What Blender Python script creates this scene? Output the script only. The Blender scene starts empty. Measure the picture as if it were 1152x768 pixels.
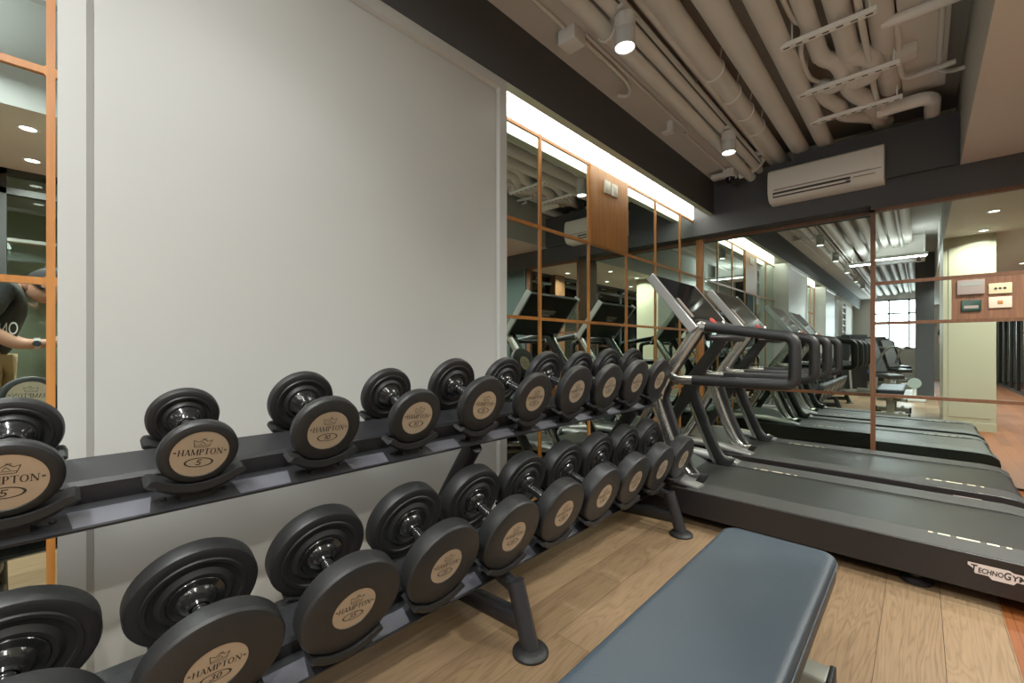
import bpy, bmesh, math, random
from mathutils import Vector, Matrix
PI = math.pi
random.seed(4)
scn = bpy.context.scene
COL = scn.collection

# ------------------------------------------------------------------ materials
def new_mat(name):
    m = bpy.data.materials.new(name); m.use_nodes = True
    nt = m.node_tree
    return m, nt, nt.nodes['Principled BSDF']

def mat(name, col, rough=0.5, metal=0.0, spec=0.5, bump=0.0, bscale=200.0, var=0.0, vscale=3.0, coat=0.0):
    m, nt, b = new_mat(name)
    b.inputs['Base Color'].default_value = (*col, 1)
    b.inputs['Roughness'].default_value = rough
    b.inputs['Metallic'].default_value = metal
    b.inputs['Specular IOR Level'].default_value = spec
    if coat: b.inputs['Coat Weight'].default_value = coat
    tc = nt.nodes.new('ShaderNodeTexCoord')
    n = nt.nodes.new('ShaderNodeTexNoise'); n.inputs['Scale'].default_value = vscale; n.inputs['Detail'].default_value = 4
    nt.links.new(tc.outputs['Object'], n.inputs['Vector'])
    r = nt.nodes.new('ShaderNodeMapRange')
    v = max(var, 0.02)
    r.inputs['To Min'].default_value = 1 - v; r.inputs['To Max'].default_value = 1 + v
    nt.links.new(n.outputs['Fac'], r.inputs['Value'])
    mx = nt.nodes.new('ShaderNodeMix'); mx.data_type = 'RGBA'; mx.blend_type = 'MULTIPLY'
    mx.inputs['Factor'].default_value = 1
    mx.inputs['A'].default_value = (*col, 1)
    nt.links.new(r.outputs['Result'], mx.inputs['B'])
    nt.links.new(mx.outputs['Result'], b.inputs['Base Color'])
    if bump:
        n2 = nt.nodes.new('ShaderNodeTexNoise'); n2.inputs['Scale'].default_value = bscale
        nt.links.new(tc.outputs['Object'], n2.inputs['Vector'])
        bp = nt.nodes.new('ShaderNodeBump'); bp.inputs['Strength'].default_value = bump; bp.inputs['Distance'].default_value = 0.002
        nt.links.new(n2.outputs['Fac'], bp.inputs['Height']); nt.links.new(bp.outputs['Normal'], b.inputs['Normal'])
    return m

def emis(name, col, s):
    m, nt, b = new_mat(name)
    b.inputs['Base Color'].default_value = (*col, 1)
    b.inputs['Emission Color'].default_value = (*col, 1)
    b.inputs['Emission Strength'].default_value = s
    return m

def wood_floor(name, c1, c2, plank_w=0.15, plank_l=1.25, rough=0.4, contrast=1.0):
    m, nt, b = new_mat(name)
    N = nt.nodes; L = nt.links
    tc = N.new('ShaderNodeTexCoord')
    mp = N.new('ShaderNodeMapping'); mp.inputs['Rotation'].default_value = (0, 0, PI/2)
    L.new(tc.outputs['Object'], mp.inputs['Vector'])
    br = N.new('ShaderNodeTexBrick')
    br.inputs['Scale'].default_value = 1; br.inputs['Brick Width'].default_value = plank_l; br.inputs['Row Height'].default_value = plank_w
    br.inputs['Mortar Size'].default_value = 0.0012; br.inputs['Mortar Smooth'].default_value = 0.3
    br.inputs['Color1'].default_value = (0, 0, 0, 1); br.inputs['Color2'].default_value = (1, 1, 1, 1); br.inputs['Mortar'].default_value = (0.5, 0.5, 0.5, 1)
    br.offset = 0.37
    L.new(mp.outputs['Vector'], br.inputs['Vector'])
    # grain, shifted per plank
    sc = N.new('ShaderNodeMapping'); sc.inputs['Scale'].default_value = (9, 0.8, 1)
    L.new(tc.outputs['Object'], sc.inputs['Vector'])
    add = N.new('ShaderNodeVectorMath'); add.operation = 'MULTIPLY_ADD'
    L.new(br.outputs['Color'], add.inputs[0]); add.inputs[1].default_value = (13, 7, 5); L.new(sc.outputs['Vector'], add.inputs[2])
    no = N.new('ShaderNodeTexNoise'); no.inputs['Scale'].default_value = 1.1; no.inputs['Detail'].default_value = 3; no.inputs['Distortion'].default_value = 0.6
    L.new(add.outputs['Vector'], no.inputs['Vector'])
    mul = N.new('ShaderNodeMath'); mul.operation = 'MULTIPLY'; mul.inputs[1].default_value = 17
    L.new(no.outputs['Fac'], mul.inputs[0])
    fr = N.new('ShaderNodeMath'); fr.operation = 'PINGPONG'; fr.inputs[1].default_value = 0.5
    L.new(mul.outputs[0], fr.inputs[0])
    fine = N.new('ShaderNodeTexNoise'); fine.inputs['Scale'].default_value = 1
    sc2 = N.new('ShaderNodeMapping'); sc2.inputs['Scale'].default_value = (160, 5, 1)
    L.new(tc.outputs['Object'], sc2.inputs['Vector']); L.new(sc2.outputs['Vector'], fine.inputs['Vector'])
    def mth(op, a, bb):
        n = N.new('ShaderNodeMath'); n.operation = op
        for i, x in enumerate((a, bb)):
            if isinstance(x, (int, float)): n.inputs[i].default_value = x
            else: L.new(x, n.inputs[i])
        return n.outputs[0]
    g = mth('MULTIPLY', mth('POWER', mth('MULTIPLY', fr.outputs[0], 2.0), 2.5), 0.26 * contrast)
    f = mth('MULTIPLY', fine.outputs['Fac'], 0.55 * contrast)
    sep = N.new('ShaderNodeSeparateColor'); L.new(br.outputs['Color'], sep.inputs['Color'])
    p = mth('MULTIPLY', sep.outputs['Red'], 0.52)
    t = mth('ADD', mth('ADD', g, f), p)
    t = mth('SUBTRACT', t, 0.16)
    cr = N.new('ShaderNodeValToRGB'); cr.color_ramp.elements[0].color = (*c1, 1); cr.color_ramp.elements[1].color = (*c2, 1)
    L.new(t, cr.inputs['Fac'])
    mo = N.new('ShaderNodeMix'); mo.data_type = 'RGBA'
    L.new(br.outputs['Fac'], mo.inputs['Factor']); L.new(cr.outputs['Color'], mo.inputs['A'])
    mo.inputs['B'].default_value = (c2[0]*0.5, c2[1]*0.5, c2[2]*0.5, 1)
    L.new(mo.outputs['Result'], b.inputs['Base Color'])
    b.inputs['Roughness'].default_value = rough; b.inputs['Specular IOR Level'].default_value = 0.32
    bp = N.new('ShaderNodeBump'); bp.inputs['Strength'].default_value = 0.15; bp.inputs['Distance'].default_value = 0.002
    L.new(t, bp.inputs['Height']); L.new(bp.outputs['Normal'], b.inputs['Normal'])
    return m

def wood_trim(name, c1, c2, scale=(30, 30, 1.5), rough=0.4):
    m, nt, b = new_mat(name); N = nt.nodes; L = nt.links
    tc = N.new('ShaderNodeTexCoord'); mp = N.new('ShaderNodeMapping'); mp.inputs['Scale'].default_value = scale
    L.new(tc.outputs['Object'], mp.inputs['Vector'])
    no = N.new('ShaderNodeTexNoise'); no.inputs['Scale'].default_value = 2.5; no.inputs['Detail'].default_value = 5; no.inputs['Distortion'].default_value = 0.4
    L.new(mp.outputs['Vector'], no.inputs['Vector'])
    cr = N.new('ShaderNodeValToRGB'); cr.color_ramp.elements[0].color = (*c1, 1); cr.color_ramp.elements[1].color = (*c2, 1)
    cr.color_ramp.elements[0].position = 0.3; cr.color_ramp.elements[1].position = 0.7
    L.new(no.outputs['Fac'], cr.inputs['Fac']); L.new(cr.outputs['Color'], b.inputs['Base Color'])
    b.inputs['Roughness'].default_value = rough
    return m

def mirror_mat():
    m, nt, b = new_mat('mirror_silver')
    b.inputs['Metallic'].default_value = 1; b.inputs['Roughness'].default_value = 0.0
    tc = nt.nodes.new('ShaderNodeTexCoord'); n = nt.nodes.new('ShaderNodeTexNoise'); n.inputs['Scale'].default_value = 0.8
    nt.links.new(tc.outputs['Object'], n.inputs['Vector'])
    cr = nt.nodes.new('ShaderNodeValToRGB')
    cr.color_ramp.elements[0].color = (0.66, 0.765, 0.705, 1); cr.color_ramp.elements[1].color = (0.70, 0.80, 0.745, 1)
    nt.links.new(n.outputs['Fac'], cr.inputs['Fac']); nt.links.new(cr.outputs['Color'], b.inputs['Base Color'])
    return m

def glass_mat():
    m = bpy.data.materials.new('partition_glass'); m.use_nodes = True
    nt = m.node_tree; nt.nodes.clear()
    o = nt.nodes.new('ShaderNodeOutputMaterial'); mx = nt.nodes.new('ShaderNodeMixShader')
    t = nt.nodes.new('ShaderNodeBsdfTransparent'); t.inputs['Color'].default_value = (0.85, 0.92, 0.9, 1)
    g = nt.nodes.new('ShaderNodeBsdfGlossy'); g.inputs['Roughness'].default_value = 0.01
    fr = nt.nodes.new('ShaderNodeFresnel'); fr.inputs['IOR'].default_value = 1.6
    nt.links.new(fr.outputs[0], mx.inputs[0]); nt.links.new(t.outputs[0], mx.inputs[1]); nt.links.new(g.outputs[0], mx.inputs[2])
    nt.links.new(mx.outputs[0], o.inputs['Surface'])
    return m

M = dict(
    floor=wood_floor('oak_plank_floor', (0.285, 0.185, 0.100), (0.095, 0.055, 0.027), 0.17, 1.25, 0.36),
    floor2=wood_floor('red_wood_floor', (0.215, 0.056, 0.008), (0.105, 0.026, 0.004), 0.09, 0.9, 0.6),
    panel=mat('white_satin_panel', (0.475, 0.475, 0.445), 0.30, spec=0.45, var=0.012),
    cream=mat('cream_lacquer', (0.47, 0.43, 0.30), 0.45),
    wallw=mat('warm_white_wall', (0.6, 0.56, 0.5), 0.6),
    charcoal=mat('charcoal_paint', (0.058, 0.059, 0.064), 0.75, spec=0.25, bump=0.1, bscale=300),
    beaminner=mat('white_cove_paint', (0.8, 0.78, 0.72), 0.6),
    ceil=mat('taupe_ceiling_paint', (0.62, 0.60, 0.565), 0.75, bump=0.1, bscale=80, var=0.06),
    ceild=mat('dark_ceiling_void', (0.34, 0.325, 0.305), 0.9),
    drop=mat('beige_drop_ceiling', (0.56, 0.51, 0.45), 0.7),
    dropside=mat('pale_grey_soffit_side', (0.4620, 0.4620, 0.4410), 0.6),
    pipe=mat('taupe_painted_pipe', (0.68, 0.665, 0.63), 0.5, var=0.05, vscale=5),
    pipew=mat('white_painted_pipe', (0.78, 0.77, 0.74), 0.45),
    strut=mat('pale_galvanised_strut', (0.88, 0.88, 0.86), 0.45, 0.0),
    slot=mat('dark_slot', (0.05, 0.045, 0.04), 0.8),
    orange=wood_trim('orange_wood_trim', (0.50, 0.19, 0.035), (0.38, 0.125, 0.018)),
    brown=wood_trim('brown_wood_trim', (0.130, 0.042, 0.008), (0.078, 0.023, 0.004), rough=0.55),
    wpanel=wood_trim('golden_wood_panel', (0.46, 0.20, 0.045), (0.29, 0.105, 0.02), (22, 22, 1.2)),
    bpanel=wood_trim('brown_wood_panel', (0.21, 0.082, 0.03), (0.12, 0.042, 0.014), (26, 26, 1.2), 0.55),
    mirror=mirror_mat(), glass=glass_mat(),
    blackfr=mat('black_metal_frame', (0.0116, 0.0116, 0.0116), 0.4),
    white=mat('white_plastic', (0.6742, 0.6630, 0.6295), 0.4),
    whiteac=mat('ivory_plastic', (0.72, 0.69, 0.63), 0.4),
    creamp=mat('cream_plastic', (0.7081, 0.6074, 0.3531), 0.4),
    pinkp=mat('pale_pink_plastic', (0.7651, 0.6074, 0.4563), 0.4),
    greyp=mat('grey_plastic', (0.3123, 0.2541, 0.2167), 0.5),
    lcd=mat('grey_lcd', (0.30, 0.32, 0.28), 0.25),
    greenp=mat('dark_green_plastic', (0.0070, 0.0373, 0.0251), 0.3),
    lampbody=mat('white_lamp_metal', (0.5635, 0.5635, 0.5417), 0.35),
    lens=emis('lamp_lens', (1.0, 0.97, 0.9), 9.0),
    lensw=emis('downlight_lens', (1.0, 0.93, 0.80), 9.0),
    cove=emis('cove_glow', (1.0, 0.965, 0.86), 6.0),
    rubber=mat('black_rubber', (0.0063, 0.0063, 0.0067), 0.55, spec=0.35, bump=0.12, bscale=250, var=0.06),
    rubbersoft=mat('dark_grey_urethane', (0.0087, 0.0087, 0.0091), 0.48, spec=0.4, bump=0.1, bscale=300),
    gloss=mat('gloss_black_metal', (0.012, 0.012, 0.012), 0.14, 0.2, spec=0.7),
    plate=mat('brushed_tan_plate', (0.4290, 0.3300, 0.2310), 0.36, 0.45, var=0.05, vscale=40),
    ink=mat('black_ink', (0.015, 0.013, 0.012), 0.5),
    rack=mat('black_powder_coat', (0.0126, 0.0126, 0.0147), 0.40, 0.1, spec=0.5, bump=0.2, bscale=400),
    rackplate=mat('lilac_grey_strip', (0.0976, 0.0976, 0.1173), 0.4, 0.2),
    chrome=mat('polished_aluminium', (0.60, 0.59, 0.57), 0.19, 0.95),
    satin=mat('satin_aluminium', (0.50, 0.50, 0.49), 0.34, 0.8),
    tblack=mat('treadmill_black', (0.0063, 0.0063, 0.0063), 0.42, spec=0.45),
    tside=mat('treadmill_side_brown_black', (0.0109, 0.0088, 0.0088), 0.42, spec=0.4, var=0.06),
    hood=mat('treadmill_hood_grey', (0.0437, 0.0503, 0.0437), 0.3),
    rail=mat('ribbed_grey_rail', (0.0310, 0.0310, 0.0286), 0.5, bump=0.6, bscale=180, var=0.12, vscale=60),
    belt=mat('running_belt', (0.0126, 0.0134, 0.0114), 0.40, spec=0.5, bump=0.3, bscale=350, var=0.08, vscale=2),
    mark=mat('cream_marking', (0.7081, 0.6295, 0.4353), 0.5),
    badge=mat('pale_badge', (0.6742, 0.5635, 0.5201), 0.4),
    screen=mat('black_screen_glass', (0.010, 0.010, 0.011), 0.07, spec=0.7),
    red=mat('red_button', (0.6, 0.03, 0.03), 0.35),
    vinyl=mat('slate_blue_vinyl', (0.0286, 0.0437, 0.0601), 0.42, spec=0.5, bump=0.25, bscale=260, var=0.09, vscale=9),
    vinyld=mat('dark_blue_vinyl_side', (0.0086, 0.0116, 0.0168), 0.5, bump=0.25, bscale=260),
    bframe=mat('beige_grey_steel', (0.2732, 0.2732, 0.2260), 0.38, 0.35),
    skin=mat('skin', (0.4145, 0.2078, 0.1277), 0.5),
    shirt=mat('black_cotton', (0.0040, 0.0049, 0.0051), 0.85),
    shorts=mat('khaki_cotton', (0.2935, 0.2171, 0.1026), 0.85, bump=0.3, bscale=60),
    hair=mat('black_hair', (0.0048, 0.0040, 0.0040), 0.7, spec=0.15),
    print=mat('white_print', (0.65, 0.65, 0.6), 0.7),
    seatblk=mat('black_vinyl', (0.0092, 0.0102, 0.0116), 0.45),
    seatblue=mat('blue_vinyl', (0.03, 0.09, 0.28), 0.5),
    smoke=mat('smoky_glass_panel', (0.055, 0.075, 0.068), 0.12, spec=0.6),
    beamlit=mat('beam_underside_painted_lit', (0.42, 0.46, 0.34), 0.6),
    sky=emis('bright_daylight', (0.93, 0.97, 1.0), 14.0),
    pant=mat('green_machine_paint', (0.35, 0.42, 0.38), 0.4, 0.3),
)

# ------------------------------------------------------------------ mesh builder
class MB:
    def __init__(s): s.v = []; s.f = []; s.m = []
    def add(s, vs, fs, mi=0):
        o = len(s.v); s.v += [tuple(v) for v in vs]
        for f in fs: s.f.append([i + o for i in f]); s.m.append(mi)
    def box(s, a, b, mi=0, bev=0.0):
        if bev > 0:
            bm = bmesh.new(); bmesh.ops.create_cube(bm, size=1)
            for v in bm.verts: v.co = Vector(((a[i] + b[i]) / 2 + v.co[i] * (b[i] - a[i]) for i in range(3)))
            bmesh.ops.bevel(bm, geom=bm.edges[:] , offset=bev, segments=3, affect='EDGES', profile=0.5)
            s.from_bm(bm, mi); return
        x0, y0, z0 = a; x1, y1, z1 = b
        s.add([(x0,y0,z0),(x1,y0,z0),(x1,y1,z0),(x0,y1,z0),(x0,y0,z1),(x1,y0,z1),(x1,y1,z1),(x0,y1,z1)],
              [(0,3,2,1),(4,5,6,7),(0,1,5,4),(1,2,6,5),(2,3,7,6),(3,0,4,7)], mi)
    def from_bm(s, bm, mi=0, mtx=None):
        bm.verts.ensure_lookup_table(); bm.verts.index_update()
        vs = [(mtx @ v.co) if mtx else v.co for v in bm.verts]
        s.add(vs, [[v.index for v in f.verts] for f in bm.faces], mi); bm.free()
    def prism(s, poly, d0, d1, axis='y', mi=0):
        """poly in (a,b); axis y -> (x,z); axis x -> (y,z); axis z -> (x,y)"""
        def P(a, b, d): return (a, d, b) if axis == 'y' else ((d, a, b) if axis == 'x' else (a, b, d))
        n = len(poly)
        vs = [P(a, b, d0) for a, b in poly] + [P(a, b, d1) for a, b in poly]
        fs = [tuple(range(n)), tuple(range(2*n - 1, n - 1, -1))] + [(i, i + n, (i+1) % n + n, (i+1) % n) for i in range(n)]
        s.add(vs, fs, mi)
    def lathe(s, prof, origin=(0,0,0), axis=(1,0,0), seg=40, mi=0, cap=False):
        ax = Vector(axis).normalized()
        up = Vector((0,0,1)) if abs(ax.z) < 0.9 else Vector((1,0,0))
        e1 = ax.cross(up).normalized(); e2 = ax.cross(e1)
        o = Vector(origin); vs = []; fs = []
        for a, r in prof:
            for k in range(seg):
                t = 2*PI*k/seg
                vs.append(o + ax*a + (e1*math.cos(t) + e2*math.sin(t))*r)
        for i in range(len(prof)-1):
            for k in range(seg):
                k2 = (k+1) % seg
                fs.append((i*seg+k, i*seg+k2, (i+1)*seg+k2, (i+1)*seg+k))
        if cap:
            fs.append(tuple(range(seg-1, -1, -1))); fs.append(tuple((len(prof)-1)*seg + k for k in range(seg)))
        s.add(vs, fs, mi)
    def cyl(s, p, q, r, r2=None, seg=20, mi=0):
        p = Vector(p); q = Vector(q); d = (q-p).length
        s.lathe([(0, r), (d, r if r2 is None else r2)], p, q-p, seg, mi, cap=True)
    def tube(s, pts, r, seg=14, mi=0, smooth=True, rb=None, n=6):
        s.sweep(pts, r, rb if rb else r, seg, mi, n if smooth else 0)
    def sweep(s, pts, w, t, seg=16, mi=0, n=6, ref=None, power=1.0, closed=False):
        """pts: 3-D path; w: half width (or list) in-plane; t: half thickness (or list) along ref axis."""
        P = [Vector(p) for p in pts]; k = len(P)
        W = w if isinstance(w, (list, tuple)) else [w]*k
        T = t if isinstance(t, (list, tuple)) else [t]*k
        if n:
            P2, W2, T2 = [], [], []
            for i in range(k-1):
                p0 = P[max(i-1, 0)]; p1 = P[i]; p2 = P[i+1]; p3 = P[min(i+2, k-1)]
                for j in range(n):
                    u = j/n
                    P2.append(0.5*((2*p1) + (p2-p0)*u + (2*p0-5*p1+4*p2-p3)*u*u + (3*p1-p0-3*p2+p3)*u**3))
                    W2.append(W[i]*(1-u)+W[i+1]*u); T2.append(T[i]*(1-u)+T[i+1]*u)
            P2.append(P[-1]); W2.append(W[-1]); T2.append(T[-1])
            P, W, T = P2, W2, T2
        k = len(P); vs = []; fs = []; last = None
        for i in range(k):
            d = (P[min(i+1, k-1)] - P[max(i-1, 0)]).normalized()
            if ref is not None: b = Vector(ref)
            elif last is not None: b = last
            else: b = Vector((0,0,1)) if abs(d.z) < 0.9 else Vector((0,1,0))
            nrm = d.cross(b)
            if nrm.length < 1e-5: nrm = d.cross(Vector((1,0,0)))
            nrm.normalize(); b = nrm.cross(d).normalized(); last = b
            for q in range(seg):
                a = 2*PI*q/seg; ca, sa = math.cos(a), math.sin(a)
                cx = math.copysign(abs(ca)**power, ca); sx = math.copysign(abs(sa)**power, sa)
                vs.append(P[i] + nrm*cx*W[i] + b*sx*T[i])
        for i in range(k-1):
            for q in range(seg):
                q2 = (q+1) % seg
                fs.append((i*seg+q, i*seg+q2, (i+1)*seg+q2, (i+1)*seg+q))
        fs.append(tuple(range(seg-1, -1, -1))); fs.append(tuple((k-1)*seg+q for q in range(seg)))
        s.add(vs, fs, mi)
    def build(s, name, mats, parent=None, loc=(0,0,0), smooth=35, bevel=0.0, recalc=True):
        me = bpy.data.meshes.new(name)
        me.from_pydata(s.v, [], s.f)
        mats = mats if isinstance(mats, (list, tuple)) else [mats]
        for m in mats: me.materials.append(m)
        for p, mi in zip(me.polygons, s.m): p.material_index = mi
        if recalc:
            bm = bmesh.new(); bm.from_mesh(me); bmesh.ops.recalc_face_normals(bm, faces=bm.faces[:]); bm.to_mesh(me); bm.free()
        me.shade_smooth()
        me.set_sharp_from_angle(angle=math.radians(smooth))
        o = bpy.data.objects.new(name, me); COL.objects.link(o)
        o.location = loc
        if parent: o.parent = parent
        if bevel > 0:
            bv = o.modifiers.new('bevel', 'BEVEL'); bv.width = bevel; bv.segments = 2; bv.limit_method = 'ANGLE'; bv.angle_limit = math.radians(40)
        return o

def tag(o, label, cat, group=None):
    o['label'] = label; o['category'] = cat
    if group: o['group'] = group
    return o
def thing(name, label, cat, loc=(0,0,0), group=None):
    o = bpy.data.objects.new(name, None); COL.objects.link(o); o.location = loc; o.empty_display_size = 0.1
    return tag(o, label, cat, group)
def struct(name, mb, m, smooth=35, bevel=0.0):
    o = mb.build(name, m, smooth=smooth, bevel=bevel); o['kind'] = 'structure'; return o
def copy_tree(o, parent=None):
    c = o.copy(); COL.objects.link(c)
    if parent: c.parent = parent
    for ch in list(o.children): copy_tree(ch, c)
    return c

# ------------------------------------------------------------------ lettering
def font_polys(text, size=1.0, shear=0.0, bold=0.0):
    c = bpy.data.curves.new('lettering', 'FONT'); c.body = text; c.size = size; c.shear = shear; c.offset = bold
    c.align_x = 'CENTER'; c.align_y = 'CENTER'; c.fill_mode = 'FRONT'
    o = bpy.data.objects.new('lettering', c); COL.objects.link(o)
    dg = bpy.context.evaluated_depsgraph_get(); dg.update()
    me = bpy.data.meshes.new_from_object(o.evaluated_get(dg))
    vs = [(v.co.x, v.co.y) for v in me.vertices]; fs = [tuple(p.vertices) for p in me.polygons]
    bpy.data.objects.remove(o); bpy.data.curves.remove(c); bpy.data.meshes.remove(me)
    return vs, fs
class Flat:
    """2-D shapes, later mapped on a plane"""
    def __init__(s): s.v = []; s.f = []
    def poly(s, pts): o = len(s.v); s.v += pts; s.f.append(tuple(range(o, o+len(pts))))
    def stroke(s, p, q, w):
        dx, dy = q[0]-p[0], q[1]-p[1]; l = math.hypot(dx, dy); nx, ny = -dy/l*w/2, dx/l*w/2
        s.poly([(p[0]+nx, p[1]+ny), (q[0]+nx, q[1]+ny), (q[0]-nx, q[1]-ny), (p[0]-nx, p[1]-ny)])
    def line(s, pts, w):
        for a, b in zip(pts, pts[1:]): s.stroke(a, b, w)
    def ring(s, cx, cy, rx, ry, wx, wy, a0=0, a1=2*PI, n=28):
        for i in range(n):
            t0 = a0+(a1-a0)*i/n; t1 = a0+(a1-a0)*(i+1)/n
            s.poly([(cx+rx*math.cos(t0), cy+ry*math.sin(t0)), (cx+rx*math.cos(t1), cy+ry*math.sin(t1)),
                    (cx+(rx-wx)*math.cos(t1), cy+(ry-wy)*math.sin(t1)), (cx+(rx-wx)*math.cos(t0), cy+(ry-wy)*math.sin(t0))])
    def put(s, other_v, other_f, dx=0, dy=0, sc=1):
        o = len(s.v); s.v += [(x*sc+dx, y*sc+dy) for x, y in other_v]; s.f += [tuple(i+o for i in f) for f in other_f]
def serif_word(word, height, width):
    """serif capitals, drawn stroke by stroke; returns a Flat centred on 0"""
    TK, TN, SF = 0.17, 0.075, 0.06
    F = Flat(); x = 0
    def serif(f, x, y, w=0.26): f.stroke((x-w/2, y), (x+w/2, y), SF)
    for ch in word:
        f = Flat(); w = 0.8
        if ch == 'H':
            w = 0.92
            for sx in (0.18, 0.74):
                f.stroke((sx, 0), (sx, 1), TK); serif(f, sx, 0.03, .3); serif(f, sx, 0.97, .3)
            f.stroke((0.18, 0.5), (0.74, 0.5), TN)
        elif ch == 'A':
            w = 0.86
            f.stroke((0.12, 0), (0.42, 1), TN); f.stroke((0.74, 0), (0.42, 1), TK); f.stroke((0.25, 0.35), (0.62, 0.35), TN)
            serif(f, 0.12, 0.03); serif(f, 0.74, 0.03, .3)
        elif ch == 'M':
            w = 1.08
            f.stroke((0.14, 0), (0.14, 1), TN); f.stroke((0.92, 0), (0.92, 1), TK)
            f.stroke((0.14, 1), (0.53, 0.02), TK); f.stroke((0.92, 1), (0.53, 0.02), TN)
            serif(f, 0.14, 0.03); serif(f, 0.92, 0.03, .3); serif(f, 0.1, 0.97, .2); serif(f, 0.96, 0.97, .2)
        elif ch == 'P':
            w = 0.74
            f.stroke((0.2, 0), (0.2, 1), TK); serif(f, 0.2, 0.03, .32)
            f.stroke((0.1, 0.96), (0.42, 0.96), TN); f.stroke((0.2, 0.47), (0.42, 0.47), TN)
            f.ring(0.40, 0.715, 0.27, 0.285, TK*0.95, TN, -PI/2, PI/2, 12)
        elif ch == 'T':
            w = 0.8
            f.stroke((0.4, 0), (0.4, 1), TK); serif(f, 0.4, 0.03, .32); f.stroke((0.05, 0.96), (0.75, 0.96), TN)
            f.stroke((0.06, 0.98), (0.06, 0.78), 0.05); f.stroke((0.74, 0.98), (0.74, 0.78), 0.05)
        elif ch == 'O':
            w = 0.94
            f.ring(0.46, 0.5, 0.41, 0.52, TK, TN)
        elif ch == 'N':
            w = 0.96
            f.stroke((0.16, 0), (0.16, 1), TN); f.stroke((0.8, 0), (0.8, 1), TN); f.stroke((0.16, 1), (0.8, 0), TK)
            serif(f, 0.16, 0.03); serif(f, 0.1, 0.97, .24); serif(f, 0.8, 0.97)
        F.put(f.v, f.f, x, 0); x += w
    R = Flat(); sx = width/x
    R.v = [((a - x/2)*sx, (b-0.5)*height) for a, b in F.v]; R.f = F.f
    return R

# ------------------------------------------------------------------ setting
XD = 2.03      # where the drop ceiling and the red floor start
YW = 4.79      # face of the end bulkhead
YM = 5.00      # recessed end mirror
YB = -10.3     # far window wall
def S(name, boxes, m, **k):
    mb = MB()
    for a, b in boxes: mb.box(a, b)
    return struct(name, mb, m, **k)
S('floor', [((-0.2, YB-0.2, -0.1), (2.043, 5.3, 0))], M['floor'])
S('floor.001', [((2.043, YB-0.2, -0.1), (5.2, 5.3, 0))], M['floor2'])
S('wall_left', [((-0.2, YB, 0), (-0.012, 5.3, 3.15))], M['wallw'])
# white panel with a stepped border
def wall_panel(name, y0, y1):
    mb = MB(); x1 = 0.218; z1 = 2.45
    mb.box((-0.01, y0, 0), (x1-0.014, y1, z1))
    b = 0.052; c = 0.066
    o = [(y0, 0), (y1, 0), (y1, z1), (y0, z1)]
    i1 = [(y0+b, 0), (y1-b, 0), (y1-b, z1-b), (y0+b, z1-b)]
    i2 = [(y0+c, 0), (y1-c, 0), (y1-c, z1-c), (y0+c, z1-c)]
    vs = [(x1-0.02, a, z) for a, z in o] + [(x1, a, z) for a, z in o] + [(x1, a, z) for a, z in i1] + [(x1-0.012, a, z) for a, z in i2]
    fs = []
    for q in range(4):
        q2 = (q+1) % 4
        for l in range(3): fs.append((l*4+q, l*4+q2, (l+1)*4+q2, (l+1)*4+q))
    mb.add(vs, fs)
    return struct(name, mb, M['panel'])
wall_panel('trim_1', 0.0, 1.64)
wall_panel('trim_2', -3.9, -2.2)
# charcoal beam above the mirrors: dark outside, white inside the cove
mb = MB(); mb.box((0.166, YB, 2.45), (0.218, YW+0.02, 2.81)); beam = struct('ceiling.003', mb, [M['charcoal'], M['beamlit']])
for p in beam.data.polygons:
    if p.normal.z < -0.9: p.material_index = 1  # pale greenish underside: reflected cove light put into the colour
mb = MB(); mb.box((0.158, YB, 2.452), (0.165, YW+0.02, 2.80)); struct('trim_3', mb, M['beaminner'])
S('ceiling', [((0.55, YB, 3.10), (XD, 5.3, 3.15))], M['ceild'])
S('ceiling.001', [((-0.05, YB, 2.80), (0.55, 5.3, 3.15))], M['ceil'])
mb = MB(); mb.box((XD, YB, 2.45), (5.2, YW+0.5, 3.15)); drop = struct('ceiling.002', mb, [M['drop'], M['dropside']])
for p in drop.data.polygons:
    if p.normal.x < -0.9: p.material_index = 1
S('wall_back', [((-0.05, YW, 2.255), (1.50, 5.3, 2.81)), ((1.50, YW, 2.215), (5.2, 5.3, 2.81)), ((-0.05, YM+0.02, 0), (5.2, 5.3, 2.3)), ((2.40, YW+0.02, 0), (5.2, YM+0.05, 2.3)),
                ((0.95, YW-0.05, 2.45), (XD, YW+0.01, 2.85))], M['charcoal'])
S('wall_back.002', [((-0.05, 5.3, 2.5), (5.2, 5.4, 3.2))], M['ceil'])
S('wall_back.001', [((2.46, YW, 0), (5.2, YW+0.03, 2.215))], M['smoke'])
S('wall_far', [((-0.2, YB-0.2, 0), (0.5, YB, 3.15)), ((2.05, YB-0.2, 0), (5.2, YB, 3.15)), ((0.5, YB-0.2, 0), (2.05, YB, 1.0)), ((0.5, YB-0.2, 2.7), (2.05, YB, 3.15))], M['wallw'])
S('wall_right', [((5.0, YB, 0), (5.2, 5.3, 3.15))], M['cream'])
S('wall_column', [((2.02, 0.30, 0), (2.48, 1.70, 2.45))], M['cream'])
mb = MB()
for x0, x1, z0, z1 in ((2.04, 2.46, 0.16, 2.40),):
    mb.box((x0+0.03, 1.70, z0), (x1-0.03, 1.706, z1))
mb.box((2.015, 1.70, 0), (2.485, 1.712, 0.10)); struct('trim_4', mb, M['cream'])
S('wall_column.001', [((1.72, -3.9, 0), (2.02, -3.3, 3.1))], M['charcoal'])
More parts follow.
